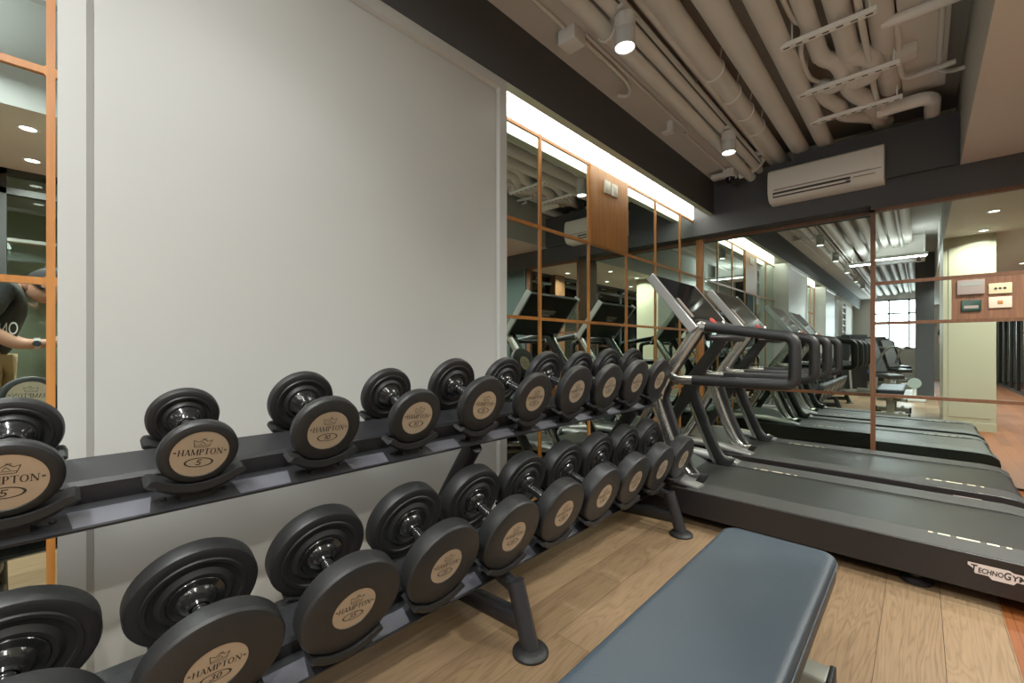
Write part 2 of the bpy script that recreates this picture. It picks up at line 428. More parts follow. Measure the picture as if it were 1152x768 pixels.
# far windows
mb = MB(); mb.box((0.5, YB-0.14, 1.0), (2.05, YB-0.12, 2.7)); w = struct('window_1', mb, M['sky'])
mb = MB()
for x in (0.5, 0.98, 1.5, 2.01): mb.box((x, YB-0.1, 1.0), (x+0.05, YB+0.02, 2.7))
for z in (1.0, 2.2, 2.66): mb.box((0.5, YB-0.1, z), (2.05, YB+0.02, z+0.05))
struct('trim_5', mb, M['blackfr'])
# right-hand glass partition with black frames
mb = MB(); mb.box((3.42, YB, 0.05), (3.428, 4.4, 2.45)); struct('window_2', mb, M['glass'])
mb = MB()
y = -9.6
while y < 4.4:
    mb.box((3.39, y, 0), (3.45, y+0.055, 2.45)); y += 1.03
mb.box((3.39, YB, 0), (3.45, 4.4, 0.06)); mb.box((3.39, YB, 2.25), (3.45, 4.4, 2.30)); mb.box((3.39, YB, 2.40), (3.45, 4.4, 2.45))
struct('trim_6', mb, M['blackfr'])
S('wall_right.001', [((3.30, -1.55, 0), (3.48, -1.25, 2.45)), ((3.30, 2.7, 0), (3.48, 3.0, 2.45))], M['bpanel'])

# ------------------------------------------------------------------ mirrors
def grid_mirror(name, label, y0, y1, ys, zs, loc):
    t = thing(name, label, 'mirror', loc)
    ox, oy, oz = loc
    mb = MB(); mb.box((-0.006, y0-oy, 0.04-oz), (0, y1-oy, 2.41-oz)); mb.build('mirror_glass', M['mirror'], t)
    mb = MB()
    for y in ys: mb.box((0.0, y-0.009-oy, 0.02-oz), (0.009, y+0.009-oy, 2.432-oz))
    for z in zs: mb.box((0.0, y0-oy, z-0.010-oz), (0.0085, y1-oy, z+0.010-oz))
    for y in ys:
        for z in zs:
            mb.prism([(y-oy+a*0.024*math.cos(k), z-oz+0.024*math.sin(k)) for a, k in ((1, 0), (1, PI/2), (-1, 0), (1, -PI/2))], 0.0, 0.008, 'x')
    mb.build('frame', M['orange'], t)
    return t
ZS = (0.05, 0.64, 1.229, 1.827, 2.42)
gm = grid_mirror('wall_mirror', 'mirror wall in an orange wood grid, right of the white panel behind the dumbbells', 1.64, 5.0,
            (2.173, 2.745, 3.315, 3.865, 4.433, 4.985), ZS, (0, 3.3, 0))
mb = MB(); mb.box((0, 2.745-3.3, 1.827), (0.017, 3.315-3.3, 2.42)); mb.build('wood_panel', M['wpanel'], gm)
grid_mirror('wall_mirror', 'strip of mirror in an orange wood frame at the far left, showing the person', -2.2, 0.0,
            (-0.013, -0.55, -1.1, -1.65, -2.18), ZS, (0, -1.1, 0))
grid_mirror('wall_mirror', 'mirror wall beyond the second white panel, behind the camera', -5.6, -3.9, (-3.92, -4.5, -5.05, -5.58), ZS, (0, -4.7, 0))
# end mirrors
t = thing('wall_mirror', 'large recessed end-wall mirror behind the treadmills, left of the wooden upright', 'mirror', (0.75, YM, 0))
mb = MB(); mb.box((-0.75, 0.0, 0.05), (0.78, 0.012, 2.26)); mb.build('mirror_glass', M['mirror'], t)
mb = MB(); mb.box((-0.75, -0.012, 0.605), (0.76, 0, 0.632)); mb.build('rail', M['brown'], t)
mb = MB(); mb.box((-0.75, -0.012, 2.225), (0.76, 0, 2.255)); mb.build('rail', M['brown'], t)
mb = MB(); mb.box((-0.75, -0.03, 0), (-0.715, 0.0, 2.255)); mb.build('side_frame', M['orange'], t)
t = thing('wall_mirror', 'end-wall mirror at the right in a brown wood frame, with the panel of wall controls', 'mirror', (1.95, YW, 0))
mb = MB(); mb.box((-0.42, 0.012, 0.02), (0.41, 0.02, 2.2)); mb.build('mirror_glass', M['mirror'], t)
mb = MB()
mb.box((-0.452, -0.012, 0), (-0.42, 0.21, 2.215)); mb.box((0.405, -0.012, 0), (0.47, 0.03, 2.215)); mb.box((-0.452, -0.012, 2.19), (0.47, 0.03, 2.217))
mb.build('frame', M['brown'], t)
for z in (0.637, 1.247, 1.585):
    mb = MB(); mb.box((-0.42, -0.006, z-0.013), (0.405, 0.012, z+0.013)); mb.build('rail', M['brown'], t)
mb = MB(); mb.box((0.035, -0.004, 1.247), (0.405, 0.012, 1.585)); mb.build('wood_panel', M['bpanel'], t)

# switches and controls
def plate(name, label, cat, c, w, h, d, axis, m, extra=None, group=None):
    t = thing(name, label, cat, c, group)
    mb = MB()
    if axis == 'x': mb.box((0, -w/2, -h/2), (d, w/2, h/2), bev=0.003)
    else: mb.box((-w/2, -d, -h/2), (w/2, 0, h/2), bev=0.003)
    mb.build('faceplate', m, t)
    if extra: extra(t, d)
    return t
def rocker(t, d):
    mb = MB(); mb.box((d, -0.018, -0.025), (d+0.004, 0.018, 0.025), bev=0.0015); mb.build('rocker', M['white'], t)
plate('light_switch', 'white wall switch on the golden wood panel, left of the pair', 'light switch', (0.017, 2.975, 2.30), 0.085, 0.10, 0.012, 'x', M['white'], rocker)
plate('light_switch', 'white wall switch on the golden wood panel, right of the pair', 'light switch', (0.017, 3.085, 2.30), 0.085, 0.10, 0.012, 'x', M['white'], rocker)
def lcd(t, d):
    mb = MB(); mb.box((-0.053, -d-0.002, 0.01), (0.053, -d+0.002, 0.036)); mb.build('display', M['lcd'], t)
def dots(t, d):
    for k in (-1, 0, 1):
        mb = MB(); mb.cyl((k*0.022, -d-0.003, 0), (k*0.022, -d+0.002, 0), 0.008); mb.build('button', M['ink'], t)
def onebtn(t, d):
    mb = MB(); mb.box((-0.013, -d-0.004, -0.013), (0.013, -d+0.002, 0.013), bev=0.002); mb.build('button', M['orange'], t)
def glab(t, d):
    mb = MB(); mb.box((-0.038, -d-0.001, -0.022), (0.038, -d+0.001, 0.0)); mb.build('label_strip', M['greyp'], t)
yw = YW-0.004
plate('thermostat', 'grey wall thermostat with a display, upper left on the brown wood panel', 'thermostat', (2.085, yw, 1.50), 0.145, 0.11, 0.022, 'y', M['greyp'], lcd)
plate('control_panel', 'dark green wall control plate below the grey thermostat', 'control panel', (2.088, yw, 1.36), 0.105, 0.085, 0.014, 'y', M['greenp'], glab)
plate('light_switch', 'cream wall plate with three black dots, upper right on the brown wood panel', 'light switch', (2.235, yw, 1.478), 0.115, 0.078, 0.012, 'y', M['creamp'], dots)
plate('light_switch', 'pale wall plate with one orange button, below the three-dot plate', 'light switch', (2.235, yw, 1.375), 0.115, 0.082, 0.012, 'y', M['pinkp'], onebtn)

# cove light
def cove(label, y0, y1):
    mb = MB(); mb.box((-0.010, y0, 2.44), (0.004, y1, 2.72))
    o = mb.build('cove_light', M['cove']); tag(o, label, 'cove light')
cove('bright white cove light strip above the gridded mirror', 1.65, YW)
cove('cove light strip above the far-left mirror', -2.19, -0.01)
cove('cove light strip above the mirror behind the camera', -5.6, -3.91)

# ------------------------------------------------------------------ ceiling services
def pipe(label, pts, r, m='pipe', clamps=(), name='ceiling_pipe', group=None, n=6, smooth=True, seg=20):
    c = pts[0]
    t = thing(name, label, 'pipe', c, group)
    mb = MB(); mb.tube([(p[0]-c[0], p[1]-c[1], p[2]-c[2]) for p in pts], r, seg=seg, smooth=smooth, n=n)
    mb.build('pipe_run', M[m], t, smooth=60)
    for yc in clamps:
        mb = MB(); mb.lathe([(-0.007, r+0.001), (-0.007, r+0.008), (0.007, r+0.008), (0.007, r+0.001)], (0, yc-c[1], 0), (0, 1, 0), 24)
        mb.cyl((r*0.6, yc-c[1], r*0.6), (r*0.6+0.03, yc-c[1], 3.1-c[2]), 0.005, seg=8)
        mb.build('pipe_clamp', M['strut'], t, smooth=60)
    return t
ZP = 2.915
pipe('large taupe ceiling pipe with pale straps, first from the spotlight track', [(0.79, YB+0.1, ZP), (0.79, YW+0.4, ZP)], 0.068, clamps=(3.05, 3.42, 3.75, 4.08), smooth=False)
pipe('large taupe ceiling pipe, second from the spotlight track', [(0.985, YB+0.1, ZP), (0.985, YW+0.4, ZP)], 0.068, smooth=False)
pipe('large taupe ceiling pipe, third from the spotlight track, left of the slotted struts', [(1.175, YB+0.1, ZP), (1.175, YW+0.4, ZP)], 0.062, smooth=False)
pipe('slim taupe ceiling pipe nearest the charcoal beam', [(0.575, YB+0.1, 2.75), (0.575, YW, 2.75)], 0.044, clamps=(2.05,), smooth=False)
pipe('slim taupe ceiling pipe left of the spotlight track', [(0.65, YB+0.1, 2.80), (0.65, YW+0.3, 2.80)], 0.036, smooth=False)
pipe('thin taupe pipe right of the spotlight track', [(0.735, YB+0.1, 2.86), (0.735, YW+0.3, 2.86)], 0.018, smooth=False, seg=12)
pipe('insulated pipe with tight bends over the left ends of the struts', [(1.33, YB+0.1, 2.96), (1.33, 2.2, 2.96), (1.33, 3.2, 2.96), (1.34, 3.45, 2.95), (1.40, 3.58, 2.94), (1.42, 3.72, 2.91), (1.36, 3.80, 2.90), (1.29, 3.78, 2.92), (1.28, 3.9, 2.93), (1.30, 4.05, 2.93), (1.35, 4.2, 2.92), (1.36, 4.4, 2.93), (1.5, 4.65, 2.96), (1.6, 4.9, 2.98)], 0.048)
pipe('insulated pipe with tight bends over the middle of the struts', [(1.47, YB+0.1, 2.96), (1.47, 2.6, 2.96), (1.47, 3.40, 2.96), (1.49, 3.55, 2.95), (1.57, 3.66, 2.94), (1.57, 3.80, 2.91), (1.50, 3.86, 2.92), (1.44, 3.84, 2.93), (1.44, 3.98, 2.93), (1.47, 4.12, 2.93), (1.52, 4.24, 2.92), (1.53, 4.42, 2.95), (1.56, 4.9, 2.98)], 0.058)
pipe('large insulated pipe stub above the right ends of the struts', [(1.64, YB+0.1, 3.0), (1.64, 3.0, 3.0), (1.645, 4.0, 3.0), (1.64, 4.12, 3.02)], 0.062)
pipe('thin taupe conduit over the right part of the struts', [(1.565, YB+0.1, 2.90), (1.565, 3.2, 2.90), (1.60, 4.3, 2.90), (1.60, 4.7, 2.94)], 0.017, seg=12)
pipe('thin wavy cable hose between the third large pipe and the struts', [(1.24, 2.0, 2.98), (1.26, 2.9, 2.97), (1.30, 3.05, 2.95), (1.25, 3.3, 2.93), (1.245, 3.6, 2.93), (1.28, 3.75, 2.94)], 0.014, seg=10)
pipe('white pipe running crosswise to the drop ceiling', [(1.64, 3.36, 2.95), (2.06, 3.36, 2.95)], 0.030, 'pipew', smooth=False)
pipe('white insulated elbow pipe at the end of the struts near the charcoal wall', [(1.56, 4.45, 2.90), (1.74, 4.45, 2.90), (1.83, 4.46, 2.90), (1.87, 4.52, 2.90), (1.875, 4.62, 2.90), (1.875, 4.95, 2.90)], 0.048, 'pipew')
pipe('slim conduit bending beside the drop ceiling', [(1.70, 3.45, 3.0), (1.71, 3.6, 2.97), (1.71, 4.0, 2.95), (1.73, 4.1, 2.94), (1.80, 4.12, 2.94), (1.98, 4.10, 2.94)], 0.017, seg=12)
pipe('slim conduit running beside the flat duct toward the wall', [(1.90, 2.6, 2.97), (1.90, 4.0, 2.97), (1.90, 4.15, 2.95), (1.96, 4.24, 2.95), (2.05, 4.25, 2.95)], 0.015, seg=12)
mb = MB(); mb.box((-0.12, -0.75, -0.07), (0.11, 0.75, 0.07), bev=0.006)
o = mb.build('ceiling_duct', M['ceil'], loc=(1.83, 3.75, 3.05)); tag(o, 'flat taupe duct beside the drop ceiling', 'duct')
mb = MB(); mb.box((-0.06, -0.05, -0.04), (0.06, 0.05, 0.04), bev=0.004)
o = mb.build('cable_box', M['pipe'], loc=(1.735, 3.78, 2.95)); tag(o, 'taupe cable box hanging under the flat duct', 'junction box')
for yy, x0, x1, w in ((3.03, 1.19, 1.64, 'first slotted white strut under the pipes, farthest from the charcoal end wall'), (3.69, 1.16, 1.715, 'middle slotted white strut under the pipes'),
                      (4.21, 1.157, 1.715, 'last slotted white strut under the pipes, closest to the charcoal end wall')):
    t = thing('strut_channel', w, 'strut', ((x0+x1)/2, yy, 2.85))
    L = (x1-x0)/2
    mb = MB(); mb.box((-L, -0.021, -0.003), (L, 0.021, 0.0)); mb.box((-L, -0.021, 0), (L, -0.018, 0.022)); mb.box((-L, 0.018, 0), (L, 0.021, 0.022))
    nS = int(2*L/0.062)
    for i in range(nS):
        xx = -L + (i+0.5)*2*L/nS; mb.box((xx-0.016, -0.006, -0.0045), (xx+0.016, 0.006, -0.0028), 1)
    mb.build('channel', [M['strut'], M['slot']], t)
    for sx in (-L+0.06, L-0.03):
        mb = MB(); mb.cyl((sx, 0, 0), (sx, 0, 0.25), 0.005, seg=8); mb.build('hanger_rod', M['strut'], t)
# things on the low ceiling strip
t = thing('junction_box', 'taupe square junction box on the ceiling strip beside the charcoal beam', 'junction box', (0.40, 1.97, 2.758))
mb = MB(); mb.box((-0.055, -0.055, -0.04), (0.055, 0.055, 0.04), bev=0.006); mb.build('housing', M['pipew'], t)
mb = MB(); mb.box((0.03, -0.015, 0.03), (0.055, 0.015, 0.066)); mb.build('bracket', M['pipew'], t)
pipe('taupe conduit entering the square junction box from the near side', [(0.40, -1.0, 2.785), (0.40, 1.9, 2.785)], 0.012, seg=10, smooth=False)
pipe('short hooked conduit leaving the square junction box', [(0.43, 2.03, 2.77), (0.42, 2.45, 2.775), (0.40, 2.62, 2.775), (0.35, 2.68, 2.76), (0.31, 2.62, 2.755)], 0.013, seg=10)
pipe('long thin conduit from the junction box toward the charcoal corner', [(0.455, 2.03, 2.785), (0.45, 3.1, 2.785), (0.46, 3.45, 2.77), (0.42, 3.6, 2.775), (0.42, 4.6, 2.785)], 0.010, seg=10)
t = thing('ceiling_sensor', 'small white sensor hanging from the ceiling strip halfway to the corner', 'sensor', (0.40, 3.28, 2.74))
mb = MB(); mb.box((-0.02, -0.02, -0.02), (0.02, 0.02, 0.06)); mb.build('stem', M['pipew'], t)
mb = MB(); mb.box((-0.06, -0.03, -0.03), (0.02, 0.03, -0.01), bev=0.004); mb.build('sensor_head', M['pipew'], t)
t = thing('ceiling_camera', 'white ceiling fitting with black dome tucked in the charcoal corner', 'camera', (0.45, 4.55, 2.74))
mb = MB(); mb.box((-0.05, -0.06, -0.03), (0.05, 0.06, 0.05), bev=0.006); mb.box((-0.17, -0.03, -0.01), (-0.04, 0.03, 0.03), bev=0.004); mb.build('housing', M['pipew'], t)
mb = MB(); mb.lathe([(0, 0.045), (0.03, 0.04), (0.05, 0.02), (0.055, 0.001)], (0, 0, -0.03), (0, 0, -1), 20); mb.build('dome', M['gloss'], t)
pipe('white elbow pipe crossing from the corner fitting to the big pipes, upper of two', [(0.50, 4.56, 2.80), (0.60, 4.52, 2.83), (0.72, 4.5, 2.86), (0.80, 4.5, 2.93)], 0.026, 'pipew', seg=14)
pipe('white elbow pipe crossing from the corner fitting to the big pipes, lower of two', [(0.50, 4.66, 2.75), (0.58, 4.66, 2.76), (0.66, 4.66, 2.80), (0.72, 4.68, 2.9)], 0.034, 'pipew', seg=14)

# spotlight track and spotlights
t = thing('lighting_track', 'white lighting track running along the ceiling pipes', 'lighting track', (0.70, -2.5, 2.80))
mb = MB(); mb.box((-0.018, -7.0, -0.012), (0.018, 7.1, 0.014)); mb.box((-0.006, -7.0, -0.0135), (0.006, 7.1, -0.012), 1); mb.build('track_rail', [M['lampbody'], M['slot']], t)
for yy in (-8.5, -5, -1.5, 2.0, 5.5):
    mb = MB(); mb.cyl((0, yy, 0.01), (0, yy, 0.34), 0.004, seg=8); mb.build('hanger_rod', M['lampbody'], t)
def spot_proto():
    t = thing('track_spotlight', '', 'spotlight')
    mb = MB(); mb.box((-0.016, -0.05, 0.075), (0.016, 0.05, 0.10), bev=0.003); mb.cyl((0, 0, 0.06), (0, 0, 0.08), 0.012); mb.build('adapter', M['lampbody'], t)
    mb = MB(); mb.lathe([(0.065, 0.001), (0.065, 0.042), (0.06, 0.047), (0.012, 0.047), (0.0, 0.040), (-0.005, 0.038)], (0, 0, 0), (0, 0, 1), 32); mb.build('upper_can', M['lampbody'], t)
    mb = MB(); mb.lathe([(0.0, 0.001), (-0.002, 0.040), (-0.012, 0.047), (-0.085, 0.047), (-0.088, 0.044), (-0.080, 0.040)], (0, 0, 0), (0, 0, 1), 32)
    lo = mb.build('lamp_can', M['lampbody'], t)
    mb = MB(); mb.lathe([(-0.080, 0.040), (-0.079, 0.001)], (0, 0, 0), (0, 0, 1), 32); mb.build('lens', M['lens'], lo)
    return t
SPOTS = [(2.02, 'white track spotlight nearest the camera, lit, above the white panel edge'), (3.68, 'white track spotlight near the charcoal corner, lit'),
         (0.36, 'white track spotlight above the dumbbell rack, seen only in the mirror'), (-1.3, 'white track spotlight behind the camera, seen in the end mirror, nearest one'),
         (-2.96, 'white track spotlight behind the camera, middle one in the mirror'), (-4.6, 'white track spotlight behind the camera, farthest one in the mirror')]
sp0 = None
def lamp(kind, name, loc, energy, col, target=None, **kw):
    d = bpy.data.lights.new(name, kind); d.energy = energy; d.color = col
    for k, v in kw.items(): setattr(d, k, v)
    o = bpy.data.objects.new(name, d); COL.objects.link(o); o.location = loc
    if target is not None:
        o.rotation_euler = (Vector(target)-Vector(loc)).to_track_quat('-Z', 'Y').to_euler()
    return o
for i, (yy, lab) in enumerate(SPOTS):
    if sp0 is None: sp0 = o = spot_proto()
    else: o = copy_tree(sp0)
    o.location = (0.70, yy, 2.685); o.scale = (1.12, 1.12, 1.08); o['label'] = lab; o['group'] = 'track spotlights'
    lamp('SPOT', 'spot_beam_centre', (0.70, yy, 2.60), 150 if i == 0 else 62, (1, 0.985, 0.95), (0.92, yy-0.08, 0), spot_size=math.radians(27), spot_blend=0.35, shadow_soft_size=0.02)  # narrow beam added for a floor pool, in place of the mirror bounce
    lamp('SPOT', 'spot_beam', (0.70, yy, 2.60), 38, (1, 0.985, 0.965), (0.72, yy+0.15, 0), spot_size=math.radians(95), spot_blend=0.8, shadow_soft_size=0.05)

# downlights in the drop ceiling
def downlight(label, x, y):
    t = thing('downlight', label, 'downlight', (x, y, 2.45), 'downlights in the drop ceiling')
    mb = MB(); mb.lathe([(0.001, 0.055), (-0.004, 0.052), (-0.004, 0.040), (0.0, 0.038)], (0, 0, 0), (0, 0, 1), 28); mb.build('trim_ring', M['white'], t)
    mb = MB(); mb.lathe([(-0.001, 0.039), (-0.0011, 0.0005)], (0, 0, 0), (0, 0, 1), 28); mb.build('lens', M['lensw'], t)
    lamp('AREA', 'downlight_beam', (x, y, 2.44), 20, (1, 0.95, 0.87), (x, y, 0), shape='DISK', size=0.09, spread=math.radians(140))
k = 0
words = ['first', 'second', 'third', 'fourth', 'fifth', 'sixth', 'seventh', 'eighth']
for row, x in (('near', 2.36), ('outer', 3.05)):
    for j, y in enumerate((4.0, 2.95, 1.93, 0.88, -0.13, -1.5, -3.2, -5.4)):
        if row == 'near' and j == 3: continue
        downlight('round recessed downlight, %s from the end wall in the %s row of the drop ceiling' % (words[j], row), x, y)

# ceiling cassette (seen in the mirror)
t = thing('air_conditioner', 'white ceiling cassette behind the camera, seen in the end mirror', 'air conditioner', (1.45, -1.6, 2.72))
mb = MB(); mb.box((-0.42, -0.42, 0), (0.42, 0.42, 0.06), bev=0.01); mb.build('panel', M['white'], t)
mb = MB()
for a in (-0.33, 0.33): mb.box((-0.3, a-0.03, -0.003), (0.3, a+0.03, 0.001)); mb.box((a-0.03, -0.3, -0.003), (a+0.03, 0.3, 0.001))
mb.build('louver', M['slot'], t)
mb = MB(); mb.box((-0.42, -0.42, 0.06), (0.42, 0.42, 0.38)); mb.build('casing', M['ceil'], t)
t = thing('linear_light', 'bright linear ceiling light behind the camera, seen in the end mirror', 'ceiling light', (1.35, -0.55, 2.62))
for sx in (-0.5, 0.5):
    mb = MB(); mb.cyl((sx, 0, 0.05), (sx, 0, 0.48), 0.004, seg=8); mb.build('hanger_rod', M['lampbody'], t)
mb = MB(); mb.box((-0.55, -0.05, 0.0), (0.55, 0.05, 0.05), bev=0.006); mb.build('housing', M['lampbody'], t)
mb = MB(); mb.box((-0.54, -0.045, -0.004), (0.54, 0.045, 0.0)); mb.build('diffuser', M['lens'], t)

# wall air conditioner
t = thing('air_conditioner', 'ivory split air conditioner on the charcoal end wall', 'air conditioner', (1.18, YW, 2.555))
prof = [(-0.06, 0.15), (-0.15, 0.15), (-0.185, 0.13), (-0.20, 0.08), (-0.205, 0.0), (-0.20, -0.075), (-0.175, -0.125), (-0.13, -0.15), (0.0, -0.15), (0.0, 0.15)]
mb = MB(); mb.prism(prof, -0.415, 0.415, 'x'); mb.build('casing', M['whiteac'], t, bevel=0.006)
mb = MB(); mb.box((-0.37, -0.209, -0.058), (0.40, -0.2035, -0.052)); mb.box((-0.36, -0.207, -0.05), (0.33, -0.2045, -0.047)); mb.build('seam', M['greyp'], t)
mb = MB(); mb.prism([(-0.206, -0.075), (-0.206, -0.095), (-0.197, -0.095), (-0.197, -0.075)], -0.37, 0.20, 'x'); mb.prism([(-0.200, -0.107), (-0.192, -0.122), (-0.182, -0.118), (-0.19, -0.1)], -0.37, 0.20, 'x')
mb.build('vent_slot', M['slot'], t)
mb = MB(); mb.prism([(-0.208, -0.096), (-0.200, -0.110), (-0.19, -0.106), (-0.197, -0.094)], -0.36, 0.17, 'x'); mb.build('louver', M['whiteac'], t)
mb = MB(); mb.box((0.22, -0.206, -0.090), (0.36, -0.195, -0.084)); mb.build('display_strip', M['greyp'], t)

# ------------------------------------------------------------------ dumbbells
TILT = math.radians(19)
AX = Vector((math.cos(TILT), 0, -math.sin(TILT))); NX = Vector((math.sin(TILT), 0, math.cos(TILT)))
SPEC = {5: (0.077, 0.030), 10: (0.093, 0.032), 15: (0.108, 0.035), 20: (0.120, 0.040), 25: (0.127, 0.042),
        30: (0.130, 0.048), 35: (0.130, 0.056), 40: (0.130, 0.062), 45: (0.130, 0.068), 50: (0.131, 0.072)}
GRIP = 0.077     # half the gap between the heads
RPL = 0.056      # plate radius
def digits(text):
    """bold slanted figures, one unit tall, drawn from strokes and arcs"""
    F = Flat(); x = 0
    for ch in text:
        f = Flat(); w = 0.78; T = 0.17
        if ch == '0': f.ring(0.34, 0.5, 0.34, 0.5, T*1.05, T*0.85)
        elif ch == '1': w = 0.5; f.stroke((0.28, 0), (0.28, 1), T*1.1); f.stroke((0.04, 0.80), (0.28, 0.95), T*0.8)
        elif ch == '2': f.ring(0.34, 0.70, 0.33, 0.30, T, T*0.85, -0.5, PI*0.95, 16); f.stroke((0.58, 0.60), (0.08, 0.10), T); f.stroke((0.0, 0.075), (0.68, 0.075), 0.15)
        elif ch == '3': f.ring(0.31, 0.735, 0.32, 0.265, T, T*0.8, -PI/2, PI*0.85, 16); f.ring(0.31, 0.29, 0.36, 0.29, T, T*0.8, -PI*0.85, PI/2, 16)
        elif ch == '4': f.stroke((0.50, 0), (0.50, 1), T); f.stroke((0.47, 0.98), (0.04, 0.30), T*0.8); f.stroke((0.0, 0.27), (0.70, 0.27), 0.14)
        elif ch == '5': f.stroke((0.10, 0.93), (0.64, 0.93), 0.14); f.stroke((0.15, 1.0), (0.12, 0.50), T*0.9); f.ring(0.30, 0.31, 0.36, 0.31, T, T*0.85, -PI*0.85, PI*0.72, 20)
        F.put(f.v, f.f, x, 0); x += w
    R_ = Flat(); R_.f = F.f; R_.v = [((a - (x-0.1)/2) + 0.18*(b-0.5), b-0.5) for a, b in F.v]
    return R_
def plate_art(num):
    F = Flat()
    W = serif_word('HAMPTON', 0.0150, 0.086); F.put(W.v, W.f, 0, 0.0055)
    # crown outline
    cr = [(-0.014, 0.018), (0.013, 0.018), (0.018, 0.034), (0.009, 0.031), (0.002, 0.037), (-0.007, 0.030), (-0.017, 0.035), (-0.014, 0.018)]
    F.line(cr, 0.0013); F.line([(-0.0145, 0.0225), (0.0142, 0.0225)], 0.0011); F.line([(-0.004, 0.0245), (0.000, 0.031), (0.006, 0.0245)], 0.0011)
    F.ring(0.003, 0.037, 0.004, 0.0022, 0.001, 0.0008, n=12)
    for s in (-1, 1): F.ring(s*0.0475, 0.0065, 0.003, 0.0022, 0.0022, 0.0016, n=8)
    F.ring(0, -0.0205, 0.028, 0.0118, 0.0042, 0.0018, n=36)
    D = digits(str(num)); F.put(D.v, D.f, 0, -0.0205, 0.0142)
    return F
def frame_matrix(loc):
    """local axis X = along the handle, outward"""
    return Matrix.Translation(loc) @ Matrix(((AX.x, 0, NX.x, 0), (0, 1, 0, 0), (AX.z, 0, NX.z, 0), (0, 0, 0, 1)))
def make_dumbbell(num):
    R, T = SPEC[num]
    t = thing('dumbbell', '', 'dumbbell')
    art = plate_art(num)
    rp = min(RPL, R*0.76)
    sc = rp/RPL
    for s in (1, -1):
        g = GRIP; L = g+T
        prof = [(L-0.002, 0.0008), (L-0.002, rp), (L, rp+0.001), (L, R-0.010), (L-0.003, R-0.004), (L-0.009, R), (g+0.009, R), (g+0.003, R-0.003), (g, R-0.009),
                (g, R*0.80), (g-0.003, R*0.78), (g-0.003, R*0.72), (g, R*0.70), (g+0.002, R*0.60), (g-0.006, R*0.52), (g-0.006, R*0.46), (g-0.003, R*0.44)]
        mb = MB(); mb.lathe([(s*a, r) for a, r in prof], seg=56)
        h = mb.build('weight_head', M['rubbersoft'], t, smooth=28)
        rh = 0.030 + 0.10*(R-0.077)
        hub = [(g-0.003, R*0.45), (g-0.007, R*0.43), (g-0.009, rh+0.006), (g-0.016, rh+0.002), (g-0.022, rh-0.005), (g-0.027, 0.021), (g-0.034, 0.0185)]
        mb = MB(); mb.lathe([(s*a, r) for a, r in hub], seg=40); mb.build('hub', M['gloss'], h, smooth=28)
        mb = MB(); a0 = s*(L-0.0012)
        mb.lathe([(a0, rp-0.0005), (a0, 0.0005)], seg=48, mi=0)
        if s > 0:
            mb.add([(a0+0.0005, x*sc, z*sc) for x, z in art.v], art.f, 1)
        else:
            mb.add([(a0-0.0005, -x*sc, z*sc) for x, z in art.v], art.f, 1)
        mb.build('face_plate', [M['plate'], M['ink']], h, recalc=False)
    mb = MB()
    n = 13; pr = []
    for i in range(n):
        a = -0.046 + 0.092*i/(n-1); r = 0.0155 + 0.0022*math.cos(a/0.046*PI/2)
        pr += [(a-0.0018, r-0.0009), (a, r), (a+0.0018, r-0.0009)]
    mb.lathe(pr, seg=24); mb.build('handle', M['gloss'], t)
    return t
TOPS = (0.511, 0.776); BOTS = (0.627, 0.326)          # (x, z) of the two tiers' beam lines
DY = 0.287; Y0 = -0.065
topw = [5, 5, 10, 10, 15, 15, 20, 20, 25, 25]; botw = [30, 30, 35, 35, 40, 40, 45, 45, 50, 50]
order = ['first', 'second', 'third', 'fourth', 'fifth', 'sixth', 'seventh', 'eighth', 'ninth', 'tenth']
protos = {}
SAD = []
for tier, (sx, sz), ws in (('upper', TOPS, topw), ('lower', BOTS, botw)):
    for i, w in enumerate(ws):
        R, T = SPEC[w]; y = Y0 + DY*i
        half = GRIP + T
        a0 = 0.0
        c = Vector((sx, y, sz)) + NX*(R-0.015) + AX*a0
        if w in protos: o = copy_tree(protos[w])
        else: o = protos[w] = make_dumbbell(w)
        roll = random.uniform(-0.12, 0.12)
        o.matrix_world = frame_matrix(c) @ Matrix.Rotation(roll, 4, 'X')
        size = {5: 'small black dumbbell marked 5', 10: 'black dumbbell marked 10', 15: 'black dumbbell marked 15', 20: 'wide black dumbbell marked 20', 25: 'large black dumbbell marked 25'}.get(w, 'large thick black dumbbell marked %d' % w)
        o['label'] = '%s, %s from the left on the %s rack tier' % (size, order[i], tier)
        o['group'] = 'dumbbells on the %s tier' % tier
        SAD.append((tier, i, y, R, T, c))

